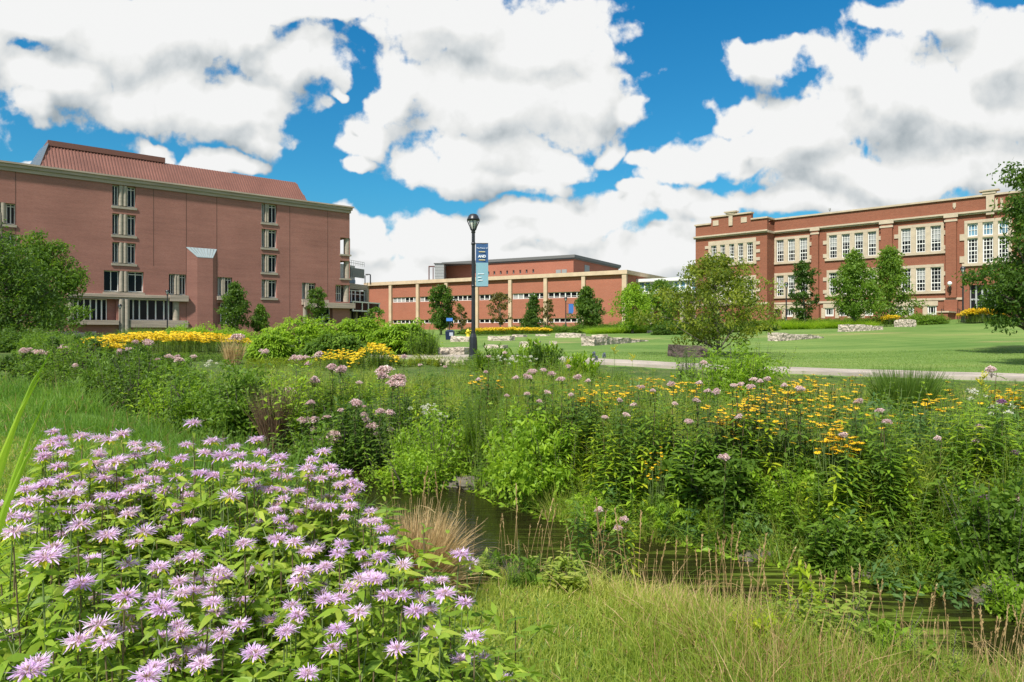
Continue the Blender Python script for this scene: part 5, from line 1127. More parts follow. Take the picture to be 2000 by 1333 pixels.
va=np.clip(r.normal(.42,.18,n)+.5*(patchy(X,Y,.7,2)-.5)+tall*.15,0,1)
st_=(r.random(n)<(.04+(.10+.16*(u>1250))*np.clip(tall,0,1)))
wd_=r.random(n)<.06; w=np.where(wd_,w*2.2,w); h=np.where(wd_,h*.7,h)
blades(g,X[~st_],Y[~st_],h[~st_],w[~st_],r,lean=.38,bend=.7,va2=va[~st_],segs=4)
blades(g,X[st_],Y[st_],h[st_]*1.15,w[st_]*.9,r,lean=.42,bend=.6,va2=va[st_],segs=4,mat_=1)
tag(obj('near_grass',g,[ML['grassy'],ML['straw']]),'long and mown yellow green grass on the near stream bank','grass',kind='stuff')
# mown lawn running back at left and to the bank
g=G(); n=120000; Y=np.exp(r.uniform(math.log(5.5),math.log(26),n)); X=(r.uniform(-600,700,n)-1000)/FPX*Y; d,sd=stream_dist(X,Y); m=(sd<0)&(d>.2); X,Y,d=X[m],Y[m],d[m]; n=len(X)
u=X/Y*FPX+1000; h=.045+.04*r.random(n)+np.clip(1.25-d*.42,0,1)**1.5*r.uniform(.1,.75,n)*np.clip(patchy(X,Y,1.2,2)*1.5,.4,1.2); blades(g,X,Y,h,.004+.0011*Y,r,mat_=(r.random(n)<.05).repeat(2).astype(int),va2=np.clip(r.normal(.38,.15,n)+.25*(patchy(X,Y,.5,3)-.5),0,1),segs=3,lean=.4)
tag(obj('left_lawn_grass',g,[ML['fresh'],ML['straw']]),'short green lawn grass running back along the stream at left','grass',kind='stuff')
# lawn beyond the path
g=G(); n=85000; Y=np.exp(r.uniform(math.log(16),math.log(27),n)); X=(r.uniform(850,2500,n)-1000)/FPX*Y; p=path_d(X,Y); m=(p>PW+.03); X,Y=X[m],Y[m]; n=len(X)
M_lg=leafmat('lawn_blades',(.09,.17,.03),(.15,.25,.045),(.25,.32,.08),trans=.25)
blades(g,X,Y,.03+.025*r.random(n),.004+.0006*Y,r,va2=np.clip(r.normal(.5,.1,n),0,1),segs=3,lean=.5); tag(obj('lawn_grass',g,[M_lg]),'short mown grass on the sloping green behind the path','grass',kind='stuff')
# seed-head grasses along the near bank
def seedgrass(g,x,y,h,r):
    z=h1(x,y); a=r.uniform(0,6.28); l=r.uniform(.02,.22)*h; e=np.array([x+math.cos(a)*l,y+math.sin(a)*l,z+h]); q=np.linspace(0,1,5)[:,None]; P=np.array([x,y,z])*(1-q)+e*q; P[:,2]+=.0*q[:,0]; P[:,:2]-=(e[:2]-np.array([x,y]))*(q*(1-q))*.5
    tube(g,P,.0022,4,0,r.uniform(.2,.8),cap=False); n=26; t=r.uniform(.82,1.06,n); dd=P[-1]-P[-2]; dd/=np.linalg.norm(dd); B=P[-1]+dd*((t-1)*h*.55)[:,None]; d=unit(dd+rdir(n,r=r)*.45); strips(g,B,d,perp(d),.022,.006,[.4,1,.2],None,0,r.uniform(.2,1,n))
r=np.random.default_rng(33); sg=[]
for j in range(5):
    g=G()
    for _ in range(1): 
        x=y=0; a=r.uniform(0,6.28); h=1.; l=r.uniform(.02,.2); e=np.array([math.cos(a)*l,math.sin(a)*l,1.]); q=np.linspace(0,1,6)[:,None]; P=e*q; P[:,:2]-=e[:2]*(q*(1-q))*.8
        tube(g,P,.0026,4,0,.5,cap=False); n=34; t=r.uniform(.84,1.05,n); dd=unit(P[-1]-P[-2]); B=P[-1]+dd*((t-1))[:,None]; d=unit(dd+rdir(n,r=r)*.4); strips(g,B,d,perp(d),.03,.008,[.4,1,.2],None,0,r.uniform(.2,1,n))
        m=3; d=unit(np.stack([r.normal(0,1,m),r.normal(0,1,m),np.ones(m)],1)); strips(g,e*np.linspace(.2,.6,m)[:,None],d,perp(d),.3,.006,[1,.8,.5,.1],np.array([0,0,-.5]),0,.6)
    sg.append(g.mesh('seed_grass',[ML['straw']]))
cnt=0
for _ in range(4000):
    if cnt>=190: break
    u=r.uniform(760,2060); Y=r.uniform(3.,7.4); X=at(u,Y); d,sd=stream_dist(np.array([X]),np.array([Y])); d=d[0]
    if sd[0]>0 or d<-.05 or d>.75 or (u<1000 and r.random()<.5): continue
    z=h1(X,Y); h=r.uniform(.4,.85)*(.75 if u>1500 else .9); o=bpy.data.objects.new('seed_grass',sg[cnt%5]); C.objects.link(o); o.location=(X,Y,z); o.rotation_euler=(r.normal(0,.08),r.normal(0,.08),r.uniform(0,6.28)); o.scale=(h,h,h); cnt+=1
    tag(o,('short' if h<.5 else ('tallest' if h>.7 else 'tall'))+' straw coloured seed head stalk '+('by the lower stream at right' if u>1600 else ('in the long grass below the dark bank' if u>1200 else 'right of the dry tan clump'))+' on the near bank','grass stalk','straw seed grasses on the near bank')
# dry tan grass clump beside the flowers
x,y,z=at(812,2.9),2.9,0
g=G(); rr=np.random.default_rng(8); Yc=3.9; xc=at(808,Yc); zc=h1(xc,Yc); hc=zz(1000,Yc)-zc
tuft(g,2600,hc*1.1,rr,.13,.22,.008,bend=.45,va=(.25,1),segs=6); tuft(g,1200,hc*.8,rr,.16,.4,.008,bend=.9,va=(.1,.9),segs=6)
tag(obj('dry_grass_clump',g,[ML['straw']],loc=(xc,Yc,zc)),'bushy dry tan grass clump between the lilac flowers and the stream','grass clump')
x,y,z=ray(328,835); g=G(); tuft(g,260,.4,rr,.3,.6,.012,bend=.6); tag(obj('dry_grass_clump',g,[ML['straw']],loc=(x,y,z)),'small straw coloured tuft on the left bank above the lilac flowers','grass clump')
# reed blades at the left edge, close to the lens
for i,(u,v,uu,vv,Y) in enumerate([(-60,900,42,688,1.5),(-80,960,14,745,1.45),(-40,1010,30,790,1.5),(-70,1050,22,852,1.4)]):
    g=G(); a=np.array([at(u,Y),Y,zz(v,Y)]); b=np.array([at(uu,Y),Y+.1,zz(vv,Y)]); gz=h1(a[0]-.12,Y); B=np.array([a[0]-.15,Y,gz]); q=np.linspace(0,1,9)[:,None]; P=(1-q)**2*B+2*q*(1-q)*a+q*q*b; T=unit(np.gradient(P,axis=0)); Sd=unit(np.cross(T,[0,1.,.25])); w=np.array([.5,.8,1,1,.95,.8,.6,.35,.03])*.011
    g.add(np.concatenate([P-Sd*w[:,None],P+Sd*w[:,None],P+np.array([0,-.004,0])*1.]),[(j,j+1,j+19,j+18) for j in range(8)]+[(j+18,j+19,j+10,j+9) for j in range(8)],0,.6)
    tag(obj('reed_leaf',g,[ML['bright']]),['topmost','second','third','lowest'][i]+' green blade leaning in at the left edge','reed','reed blades at the left edge')
# ================================================================ MEADOW ON THE FAR BANK
r=np.random.default_rng(77)
def canopy(u,v,h=.75,y0=6): 
    Y=np.geomspace(y0,40,500); X=(u-1000)/FPX*Y; Z=CH+(HV-v)/FPX*Y; d,sd=stream_dist(X,Y); ok=(sd>0)&(d>.15)
    i=np.argmax((Z<=H(X,Y)+h)&ok)
    if not ((Z[i]<=H(X,Y)[i]+h) and ok[i]): i=int(np.argmax(ok))
    return float(X[i]),float(Y[i]),float(Z[i])
# --- filler: leafy stalks and grasses
kinds=[]
def proto(f): g=G(); f(g); return g
rs=np.random.default_rng(5)
P_stalk=[proto(lambda g:leafy_stem(g,1,rs,13,.13,.03,4,lean=.1)) for _ in range(3)]
P_willow=[proto(lambda g:leafy_stem(g,1,rs,26,.10,.012,4,lean=.12,up=.7)) for _ in range(3)]
P_broad=[proto(lambda g:[leafy_stem(g,1,rs,9,.19,.075,3,lean=.15,up=.3)]) for _ in range(3)]
P_tuft=[proto(lambda g:tuft(g,60,1,rs,.12,.35,.012,bend=.5)) for _ in range(3)]
P_mound=[proto(lambda g:mound(g,.9,1,rs,.11,46,16,.42,sig=.09)) for _ in range(3)]
def field(n,ymin,ymax,seed,cond=None,u0=-350,u1=2600):
    q=np.random.default_rng(seed); Y=np.exp(q.uniform(math.log(ymin),math.log(ymax),n)); X=(q.uniform(u0,u1,n)-1000)/FPX*Y; d,sd=stream_dist(X,Y); p=path_d(X,Y); m=(sd>0)&(d>.05)&(p<-1.25)
    m&=~((X>-8)&(X>12-.0*Y)&(p>-2.6)&(X>6))
    X,Y,d,p=X[m],Y[m],d[m],p[m]; return X,Y,d,p,q
def height_at(X,Y,d,p):
    """plant height: lush by the water, tall in the middle, short by the path"""
    u=X/Y*FPX+1000
    h=.55+.35*np.clip(d/2.5,0,1); zt=H(X,Y)
    # allowed skyline in the photo
    vs=np.interp(u,[-100,100,200,420,500,850,940,1080,1180,1400,1500,1700,2000,2100],[712,712,722,722,706,712,690,690,722,732,735,742,745,745])
    mx=(CH+(HV-vs)/FPX*Y)-zt; return np.clip(np.minimum(h*(.65+.6*patchy(X,Y,.9,.5)),mx*.97),.12,1.3)
cells=[('stalk_plants',P_stalk,['mid','stem'],3510,'leafy upright green stalks massed on the far bank',1.05),('willow_leaved_plants',P_willow,['bright','stem'],3510,'fine leaved bright green stems massed on the far bank',1.05),
('broad_leaved_plants',P_broad,['mid','stemred'],1350,'broad dark leaves massed low on the far bank',.85),('yellow_green_plants',P_stalk,['yellowgreen','stem'],2025,'yellow green leafy stalks scattered through the far bank meadow',.95),
('meadow_grass',P_tuft,['grassy'],4050,'long meadow grass between the plants of the far bank',1.0),('blue_green_plants',P_mound,['blue'],351,'blue green bushy ground plants of the far bank',.75),('pale_dry_grass',P_tuft,['straw'],1080,'pale dry grass scattered in the meadow near the path',.9)]
for k,(nm,pr,ms,n,lab,hs) in enumerate(cells):
    X,Y,d,p,q=field(n,5.0,30,40+k); w=patchy(X,Y,.55,k*1.7)
    if nm=='pale_dry_grass': m=(p>-6)&(X>1)
    elif nm=='broad_leaved_plants': m=(w>.3)
    elif nm=='yellow_green_plants': m=w>.45
    else: m=(w>.22)
    X,Y,d,p=X[m],Y[m],d[m],p[m]; n=len(X); h=height_at(X,Y,d,p)*hs*q.uniform(.7,1.12,n); g=G()
    if nm=='yellow_green_plants': h*=np.clip(1.2-d*.1,.6,1)
    for j in range(3):
        s_=np.arange(n)%3==j; 
        if s_.any(): g.scatter(pr[j],np.c_[X,Y,H(X,Y)-.02][s_],q.uniform(0,6.28,s_.sum()),(h*q.uniform(.8,1.15,n))[s_]**.6*.95,q.uniform(-.22,.22,s_.sum()),tilt=q.normal(0,.1,(s_.sum(),2)),szs=h[s_])
    tag(obj(nm,g,[ML[x] for x in ms]),lab,'plants',kind='stuff')
# small creeping leaves on the far bank down to the water
g=G(); n=66000; Y=np.exp(r.uniform(math.log(4.),math.log(20),n)); X=(r.uniform(-300,2600,n)-1000)/FPX*Y; d,sd=stream_dist(X,Y); m=(sd>0)&(d>-.03)&(d<2.0); X,Y,d=X[m],Y[m],d[m]; n=len(X)
z=H(X,Y)+r.uniform(0,.36,n)*(.25+np.clip(d,0,1)); dd=unit(rdir(n,-.2,.8,r)); sz=r.uniform(.04,.10,n); strips(g,np.c_[X,Y,np.maximum(z,WATER+.01)],dd,perp(dd),sz,sz*.4,[.4,1,.1],np.array([0,0,-.3]),0,np.clip(r.normal(.4,.2,n)+.3*(patchy(X,Y,1.2,4)-.5),0,1))
tag(obj('bank_ground_cover',g,[ML['bright']]),'small leaved creeping cover down the far bank to the water','ground cover',kind='stuff')
g=G(); n=34000; Y=np.exp(r.uniform(math.log(4.),math.log(20),n)); X=(r.uniform(-300,2600,n)-1000)/FPX*Y; d,sd=stream_dist(X,Y); m=(sd>0)&(d>.02)&(d<1.4); X,Y,d=X[m],Y[m],d[m]; n=len(X)
blades(g,X,Y,r.uniform(.15,.5,n),.006+.0014*Y,r,va2=np.clip(r.normal(.4,.2,n),0,1),lean=.6,bend=.9,segs=4,z=np.maximum(H(X,Y),WATER)); tag(obj('bank_sedge',g,[ML['mid']]),'arching green sedge blades hanging over the far water edge','sedge',kind='stuff')
# --- individual bushes: (u, v_base, width px, height px, leaf kind, size, label)
def bush(u,vb,w,h,mk,size,label,Y=None,nc=90,per=26,asp=.45,name='shrub',cat='shrub',group=None,seed=None):
    if Y is None: x,y,z=ray(u,vb,0.0); d,sd=stream_dist(np.array([x]),np.array([y])); 
    else: x,y=at(u,Y),Y; z=h1(x,y)
    W_=w/FPX*y*(1.12 if u<600 else 1); H_=max(zz(vb-h*(1.14 if u<600 else 1),y)-z,.2); q=np.random.default_rng(seed or int(u*7+vb)); g=G(); mound(g,W_,H_*.9,q,size,int(nc*.62),per,asp,sig=min(W_,H_)*.11)
    k_=int(10+nc*.16); a=q.uniform(0,6.28,k_); rr=np.sqrt(q.uniform(0,1,k_))*.5; loc=np.c_[rr*np.cos(a)*W_*.8,rr*np.sin(a)*W_*.8,np.full(k_,-.02)]; hh=H_*q.uniform(.7,1.15,k_)*(1-.5*rr**2)
    src_=[P_stalk,P_willow,P_broad][int(u)%3]
    for j in range(3):
        m=np.arange(k_)%3==j; t_=G(); t_.scatter(src_[j],loc[m],q.uniform(0,6.28,m.sum()),size/.1*.95*q.uniform(.7,1.1,m.sum()),q.uniform(-.15,.2,m.sum()),tilt=np.c_[loc[m,0],loc[m,1]]/W_*.7+q.normal(0,.08,(m.sum(),2)),szs=hh[m]); g.merge(t_)
    for _ in range(7):
        a=q.uniform(0,6.28); tube(g,[(0,0,-.1),(math.cos(a)*W_*.12,math.sin(a)*W_*.12,H_*.35),(math.cos(a)*W_*.28,math.sin(a)*W_*.28,H_*.75)],[.012*H_,.009*H_,.004*H_],4,1,cap=False)
    return tag(obj(name,g,[ML[mk],M_bark],loc=(x,y,z)),label,cat,group)
def roundbush(u,v0,vb,w,Y,mk,label,seed,size=.13):
    x=at(u,Y); z=h1(x,Y); W_=w/FPX*Y; H_=zz(v0,Y)-z; q=np.random.default_rng(seed); g=G(); mound(g,W_,H_,q,size,300,24,.36,sig=min(W_,H_)*.085)
    for _ in range(9):
        a=q.uniform(0,6.28); tube(g,[(0,0,-.1),(math.cos(a)*W_*.12,math.sin(a)*W_*.12,H_*.35),(math.cos(a)*W_*.28,math.sin(a)*W_*.28,H_*.75)],[.02,.014,.006],4,1,cap=False)
    return tag(obj('shrub',g,[ML[mk],M_bark],loc=(x,Y,z)),label,'shrub','rounded shrubs of the left meadow')
def sumac(u,v0,v1,w,Y,label,seed,mk='bright'):
    """big dense shrub: drooping leaflets in rosettes"""
    x=at(u,Y); z=h1(x,Y); h=zz(v0,Y)-z; W_=w/FPX*Y; q=np.random.default_rng(seed); g=G(); n=380; d=rdir(n,.0,1,q)*np.cbrt(q.uniform(.3,1,n))[:,None]; lob=1+q.normal(0,.07,n)
    P=np.stack([d[:,0]*W_/2*lob,d[:,1]*W_*.36*lob,h*.05+d[:,2]*h*.9*lob],1)
    k=26; m=n*k; a=q.uniform(0,6.28,m); dd=unit(np.stack([np.cos(a),np.sin(a),q.uniform(-.2,.7,m)],1)); B=np.repeat(P,k,0)+dd*q.uniform(0,.12,(m,1))+q.normal(0,.04,(m,3)); s_=q.uniform(.1,.2,m)
    strips(g,B,dd,unit(np.cross(dd,[0,0,1.]))+q.normal(0,.2,(m,3)),s_,s_*.36,[.4,1,.7,.05],np.array([0,0,-.65]),0,np.clip(q.uniform(.1,.8,m)+np.repeat(q.uniform(-.2,.2,n),k),0,1))
    for _ in range(14):
        e=P[q.integers(n)]*.9; tube(g,[(e[0]*.3,e[1]*.3,-.1),(e[0]*.7,e[1]*.7,e[2]*.5),e],[.04,.025,.01],4,1,cap=False)
    return tag(obj('shrub',g,[ML[mk],M_bark],loc=(x,Y,z)),label,'shrub','big shrubs left of the lamp post')
sumac(590,620,700,205,27,'largest bright green shrub of the broad shrub mass, left end',1)
sumac(705,618,700,190,27.5,'middle shrub of the broad shrub mass in front of the glass link',2)
sumac(788,626,700,130,26.,'right shrub of the broad shrub mass behind the yellow coneflowers',3)
sumac(528,655,702,80,25,'low left shrub of the broad shrub mass beside the tan grass gap',4)
sumac(655,652,705,120,24.9,'low front shrub of the broad shrub mass',5,'mid')
roundbush(152,664,760,125,23.5,'dark','rounded dark shrub with pink flowers behind it, far left of the meadow',51)
roundbush(268,690,790,140,19.2,'dark','rounded shrub in the middle of the left meadow below the yellow bank',52)
roundbush(205,716,800,110,18.2,'mid','low rounded shrub between the far left shrub and the middle one',53,.11)
roundbush(350,716,800,110,16.8,'mid','rounded shrub right of the middle left shrub',54,.11)
roundbush(475,742,840,130,13.6,'mid','leafy rounded shrub left of the upright dry brown plant',55,.11)
roundbush(70,690,765,110,24,'dark','rounded shrub nearest the left edge',56)
roundbush(395,760,830,100,14.6,'bright','small bright rounded shrub low on the left bank',57,.09)
# upright willowy stems right of the shrub mass
def stalks(u,vb,w,h,mk,label,n=60,Y=None,pr=None,name='tall_stems',cat='tall plant',lf=1.,seed=None,sm='stem'):
    if Y is None: x,y,z=ray(u,vb)
    else: x,y=at(u,Y),Y; z=h1(x,y)
    W_=w/FPX*y; H_=zz(vb-h,y)-z; q=np.random.default_rng(seed or int(u+vb)); a=q.uniform(0,6.28,n); rr=np.sqrt(q.uniform(0,1,n))*W_/2; g=G(); pr=pr or P_willow; loc=np.c_[rr*np.cos(a),rr*np.sin(a)*.7,np.zeros(n)-.03]; hh=H_*q.uniform(.6,1.03,n)*(1-.25*(rr/W_*2)**2)
    for j in range(len(pr)):
        m=np.arange(n)%len(pr)==j; g.scatter(pr[j],loc[m],q.uniform(0,6.28,m.sum()),lf*hh[m]**.5,q.uniform(-.2,.2,m.sum()),tilt=np.c_[loc[m,0],loc[m,1]]*.25/W_+q.normal(0,.04,(m.sum(),2)),szs=hh[m])
    return tag(obj(name,g,[ML[mk],ML[sm]],loc=(x,y,z)),label,cat)
stalks(828,706,60,76,'mid','tall willowy green stems at the right end of the big shrub mass',70,Y=24.2,lf=1.2)
# cup plants by the lamp foot: upright paddle leaves
P_cup=[proto(lambda g:leafy_stem(g,1,rs,10,.24,.07,3,lean=.15,up=1.5,droop=-.1)) for _ in range(3)]
stalks(965,716,70,44,'mid','grey green paddle leaved plants just right of the lamp post base',46,Y=17.8,pr=P_cup,name='cup_plant')
stalks(1045,722,80,60,'bright','tall paddle leaved plants standing up against the lawn right of the lamp',60,Y=17.,pr=P_cup,name='cup_plant')
stalks(1068,722,40,56,'dark','dark green paddle leaved clump beside its brighter neighbour',30,Y=16.6,pr=P_cup,name='cup_plant')
stalks(1130,730,70,45,'bright','bright upright leaves in front of the path right of the paddle plants',50,Y=15.6,pr=P_cup,name='cup_plant')
stalks(1345,735,40,62,'blue','grey green tall stems in front of the dark stone block',36,Y=15.8,name='tall_stems')
bush(1440,768,190,95,'bright',.07,'rounded bright green bush rising above the path below the crabapple',nc=330,per=40,Y=12.2)
bush(150,765,110,100,'mid',.10,'dark green bush at the far left above the lawn',Y=21.5,nc=110)
bush(95,745,110,70,'mid',.10,'mid green bush at the left end of the meadow',Y=27)
bush(268,780,140,105,'mid',.09,'large dark green bush left of centre in the left meadow',Y=17.6,nc=150,per=30)
bush(190,790,100,80,'mid',.09,'mid green bush between the two dark bushes at left',Y=18.6)
bush(380,820,120,90,'mid',.08,'soft green bush above the small straw tuft',Y=14.6,nc=120)
bush(470,835,125,100,'mid',.09,'rounded leafy green bush left of the dry brown plant',Y=13.4,nc=160,per=34)
bush(345,770,90,60,'bright',.07,'lighter green bush behind the dark bush at left',Y=18.6)
bush(560,800,90,80,'bright',.08,'green bush right of the dry brown plant',Y=12.6)
bush(80,775,120,85,'mid',.09,'green bush at the far left end of the stream bank',Y=22)
bush(320,815,110,75,'bright',.08,'light green low bush on the left stream bank',Y=15.4)
bush(230,795,90,60,'dark',.08,'low dark bush close to the left stream bank',Y=17)
bush(850,890,190,95,'bright',.06,'light green mounded bush on the bank right of the dark pool',Y=9.6,nc=190,per=40)
bush(800,930,150,60,'bright',.05,'low green mound at the tip of the bank by the dark pool',Y=8.9,nc=120,per=36)
bush(1060,930,230,125,'bright',.07,'broad yellow green bush of pointed leaves in the middle of the bank',Y=8.3,nc=260,per=40)
bush(1240,900,130,100,'mid',.06,'bright leafy bush right of the broad yellow green bush',Y=8.6,nc=150,per=34)
bush(1400,985,170,120,'mid',.085,'dark large leaved bush under the tall pink flower heads',Y=7.0,nc=200,per=36)
bush(1545,1010,130,100,'bright',.06,'fresh leafy bush beside the dark large leaved bush',Y=6.5,nc=130,per=34)
bush(1180,1050,160,80,'bright',.06,'low bright yellow green bush at the water edge in the middle',Y=7.35,nc=150,per=34,asp=.3)
bush(1330,1060,180,80,'bright',.07,'spreading bright green plants above the narrow dark water',Y=7.0,nc=150,per=30,asp=.25)
bush(1880,1130,170,110,'bright',.05,'rounded light green bush on the lower right bank',Y=5.65,nc=220,per=42)
bush(1740,1110,150,90,'mid',.05,'green bush left of the rounded light green bush',Y=6.0,nc=160,per=38)
bush(1960,1060,170,130,'mid',.07,'dark leafy plant mass at the right edge',Y=5.4,nc=190,per=36)
bush(1640,1080,120,90,'mid',.06,'dark bush with rusty leaves above the mossy rock',Y=5.9,nc=130,per=34)
bush(1990,1190,110,70,'bright',.05,'fresh green bush at the lower right edge',Y=4.9,nc=100,per=36)
bush(705,885,170,105,'dark',.09,'dark bush hanging over the dark pool below the pink flower heads',Y=10.9,nc=220,per=36)
bush(620,900,120,80,'mid',.07,'green bush left of the dark pool behind the lilac flowers',Y=9.9,nc=120,per=30)
# feathery, fine plants
stalks(1955,975,150,215,'bright','tall leafy stems massed at the right edge below the purple flowers',46,Y=6.3,pr=P_stalk,lf=1.05)
stalks(1870,965,110,120,'mid','shorter leafy stems left of the tall mass at the right edge',34,Y=6.5,pr=P_stalk)
stalks(1310,960,120,120,'bright','leafy stems behind the three orange daisies',34,Y=7.8,pr=P_stalk)
P_fine=[proto(lambda g:leafy_stem(g,1,rs,60,.09,.004,5,lean=.1,up=1.2,droop=-.1,start=.05)) for _ in range(3)]
stalks(955,860,95,115,'mid','tall feathery fine green plant in the middle of the bank',46,Y=9.6,pr=P_fine,name='feathery_plant',cat='feathery plant')
stalks(1600,920,140,110,'mid','wide feathery green plant left of the tall dark grass',60,Y=7.6,pr=P_fine,name='feathery_plant',cat='feathery plant')
stalks(1130,880,80,100,'blue','narrow feathery green plant right of the tall feathery plant',30,Y=9.,pr=P_fine,name='feathery_plant',cat='feathery plant')
# tall dark grass clump
def clump(u,vb,w,h,mk,label,n=420,Y=None,wd=.011,lean=.28,bend=.22):
    if Y is None: x,y,z=ray(u,vb)
    else: x,y=at(u,Y),Y; z=h1(x,y)
    q=np.random.default_rng(int(u)); g=G(); tuft(g,n,(zz(vb-h,y)-z)*1.03,q,w/FPX*y*.28,lean,wd,bend=bend,segs=6); return tag(obj('ornamental_grass',g,[ML[mk]],loc=(x,y,z)),label,'grass clump')
clump(1768,850,90,132,'dark','tall dark green ornamental grass clump standing against the path at right',2600,Y=9.0,wd=.018)
clump(1768,850,70,90,'mid','arching lower blades at the foot of the tall dark grass clump',260,Y=10.6,lean=.6,bend=.6)
clump(455,715,50,58,'straw','buff grass gap left of the shrub mass',260,Y=24,wd=.03)
clump(535,815,50,70,'brown','upright dry brown plant left of the pink flowers in mid meadow',700,Y=12.2,wd=.014)
clump(1500,790,60,60,'straw','pale dry grass among the orange daisies',160,Y=12.5,wd=.01)
clump(1620,815,60,75,'straw','taller dry straw among the orange daisies at right',180,Y=11.6,wd=.01)
for i,(u,v) in enumerate(((1300,1010),(1240,960),(1420,1060),(1560,1140),(1700,1040))): clump(u,v,70,55,'grassy' if i%2==0 else 'brown',['long thin grass tuft below the three orange daisies','reddish thin grass on the bank left of the orange daisies','arching green grass below the dark large leaved bush','rusty dry grass above the lower water','mixed grass tuft under the goldenrod'][i],170,wd=.008,lean=.6,bend=.6)
# --- joe-pye weed
J=[(600+x/3.333,640+y/3.333,w/3.333) for x,y,w in [(50,350,70),(220,285,70),(160,265,60),(500,285,90),(485,325,70),(590,345,90),(610,385,70),(560,375,70),(340,365,40),(20,495,40),(320,500,70),(215,550,40),(130,590,40),(375,575,60),(380,610,60),(475,555,60),(540,570,60),(420,650,70),(40,610,70),(50,660,50),(175,700,70),(165,750,60),(60,740,80),(370,520,30),(450,697,30),(545,670,45),(635,200,40),(735,250,30),(1465,295,70),(1430,330,60),(1360,335,50),(1540,290,50),(1590,310,60),(1650,345,60),(1760,335,60),(1830,355,45),(1720,450,45),(1510,485,40),(1300,450,30),(1560,430,30),(1430,440,30),(900,265,30),(1180,195,30),(1285,170,40),(1700,262,30),(1115,345,40),(1160,300,40)]]
J+=[(1150+x/3.702,640+y/3.702,w/3.702) for x,y,w in [(830,262,60),(1190,385,50),(1290,385,50),(1240,400,40),(1095,425,50),(1170,440,70),(1050,430,40),(925,480,80),(860,470,50),(595,425,70),(375,440,45),(465,465,45),(220,535,50),(325,568,40),(620,565,55),(775,535,60),(725,690,80),(1090,655,50),(1415,430,45),(1525,455,50),(975,950,90),(117,657,25),(265,640,40),(800,410,40)]]
J+=[(1550+x/3.702,640+y/3.702,w/3.702) for x,y,w in [(1430,325,95),(45,455,60),(622,610,45),(475,545,40),(672,692,25),(1045,815,50),(1340,725,60),(1312,822,40),(360,790,40)]]
J+=[(x/2.857,600+y/2.857,w/2.857) for x,y,w in [(130,250,60),(170,245,40),(215,258,60),(265,262,40),(355,245,80),(420,330,40),(665,260,60),(720,240,40),(945,280,50),(990,285,40),(1000,300,50),(1085,285,40),(880,295,30),(1325,175,80),(825,205,60),(755,200,40),(1480,260,60),(1690,290,50),(1755,420,50),(1615,475,55),(1735,540,35),(1585,605,65),(1700,640,60),(1750,630,45),(1905,360,55),(1850,340,50),(1525,690,50),(1755,685,40),(1765,750,70),(1865,735,80),(1820,620,30),(1980,555,40),(1655,290,50),(1720,320,40),(1780,275,50)]]
J+=[(950+x/3.078,900+y/3.078,w/3.078) for x,y,w in [(680,305,45),(790,415,45),(825,360,35)]]
joe_st=[];joe_h=[]
for i in range(5):
    g=G(); leafy_stem(g,1,rs,9,.15,.038,5,lean=.03,up=.35,droop=-.45,start=.25,rad=.005); joe_st.append(g.mesh('joe_pye_weed',[ML['mid'] if i%2 else ML['dark'],ML['stemred']]))
    g=G()
    for _ in range(6):
        a=rs.uniform(0,6.28); q=rs.uniform(0,.3); florets(g,(math.cos(a)*q,math.sin(a)*q,rs.uniform(-.15,.12)),.5,.22,rs,60,0,.06)
    for _ in range(6):
        a=rs.uniform(0,6.28); tube(g,[(0,0,-.45),(math.cos(a)*.25,math.sin(a)*.25,-.08)],.012,3,1,cap=False)
    joe_h.append(g.mesh('flower_cluster',[ML['pink'],ML['stemred']]))
def joe(u,v,w,i,Yf=None,lab=None,mesh=None):
    if lab is None:
        wh=('among the dark bushes of the left meadow' if u<560 else ('hanging over the dark pool' if v>760 else 'above the dark pool near the big shrubs')) if u<800 else (('beside the cup plants right of the lamp post' if v<760 else 'low on the middle bank') if u<1220 else (('at the top of the orange daisies' if v<790 else 'standing above the dark leafy bank') if u<1700 else 'in the right hand meadow near the tall dark grass'))
        lab=('large ' if w>22 else ('small ' if w<13 else ''))+'dusty pink joe pye weed '+wh
    x,y,zt=canopy(u,v,1.12 if v<780 else .95)
    if Yf: y=Yf; x=at(u,y); zt=zz(v,y)
    if v>960: y=5.4; x=at(u,y); zt=zz(v,y)
    z=h1(x,y); hh=max(zt-z,.3); W_=max(.11,w/FPX*y*(1.45 if 540<u<800 else 1.2)); o=bpy.data.objects.new('joe_pye_weed',joe_st[i%5]); C.objects.link(o); o.location=(x,y,z); o.scale=(hh**.5*1.1,hh**.5*1.1,hh); o.rotation_euler=(0,0,rng.uniform(0,6.28)); s_=hh**.5*1.1
    tag(o,lab,'joe pye weed','joe pye weed on the far bank')
    f=bpy.data.objects.new('flower_cluster',mesh or joe_h[i%5]); C.objects.link(f); f.parent=o; f.location=(0,0,1.01); f.scale=(W_/s_*.95,W_/s_*.95,W_/hh*.8); f.rotation_euler=(0,0,rng.uniform(0,6)); return o
for i,(u,v,w) in enumerate(J): joe(u,v,w*1.15,i,Yf=(10.0 if 640<u<790 else 10.6) if (560<u<790 and 770<v<900) else None)
# purple ironweed at right
g=G(); florets(g,(0,0,0),.9,.35,rs,120,0,.09); pm_=g.mesh('flower_cluster',[ML['purple']])
for u,v,w in ((1982,888,16),(1951,924,16),(1920,975,20),(1957,790,16)):
    o=joe(u,v,w,1,mesh=pm_); tag(o,'purple ironweed flower head at the right edge','ironweed','purple ironweed at the right edge'); o.name='ironweed'
# large pink head and stem at the extreme right edge
joe(1996,975,34,2,Yf=4.3,lab='close pinkish flower head at the extreme right edge above the stream')
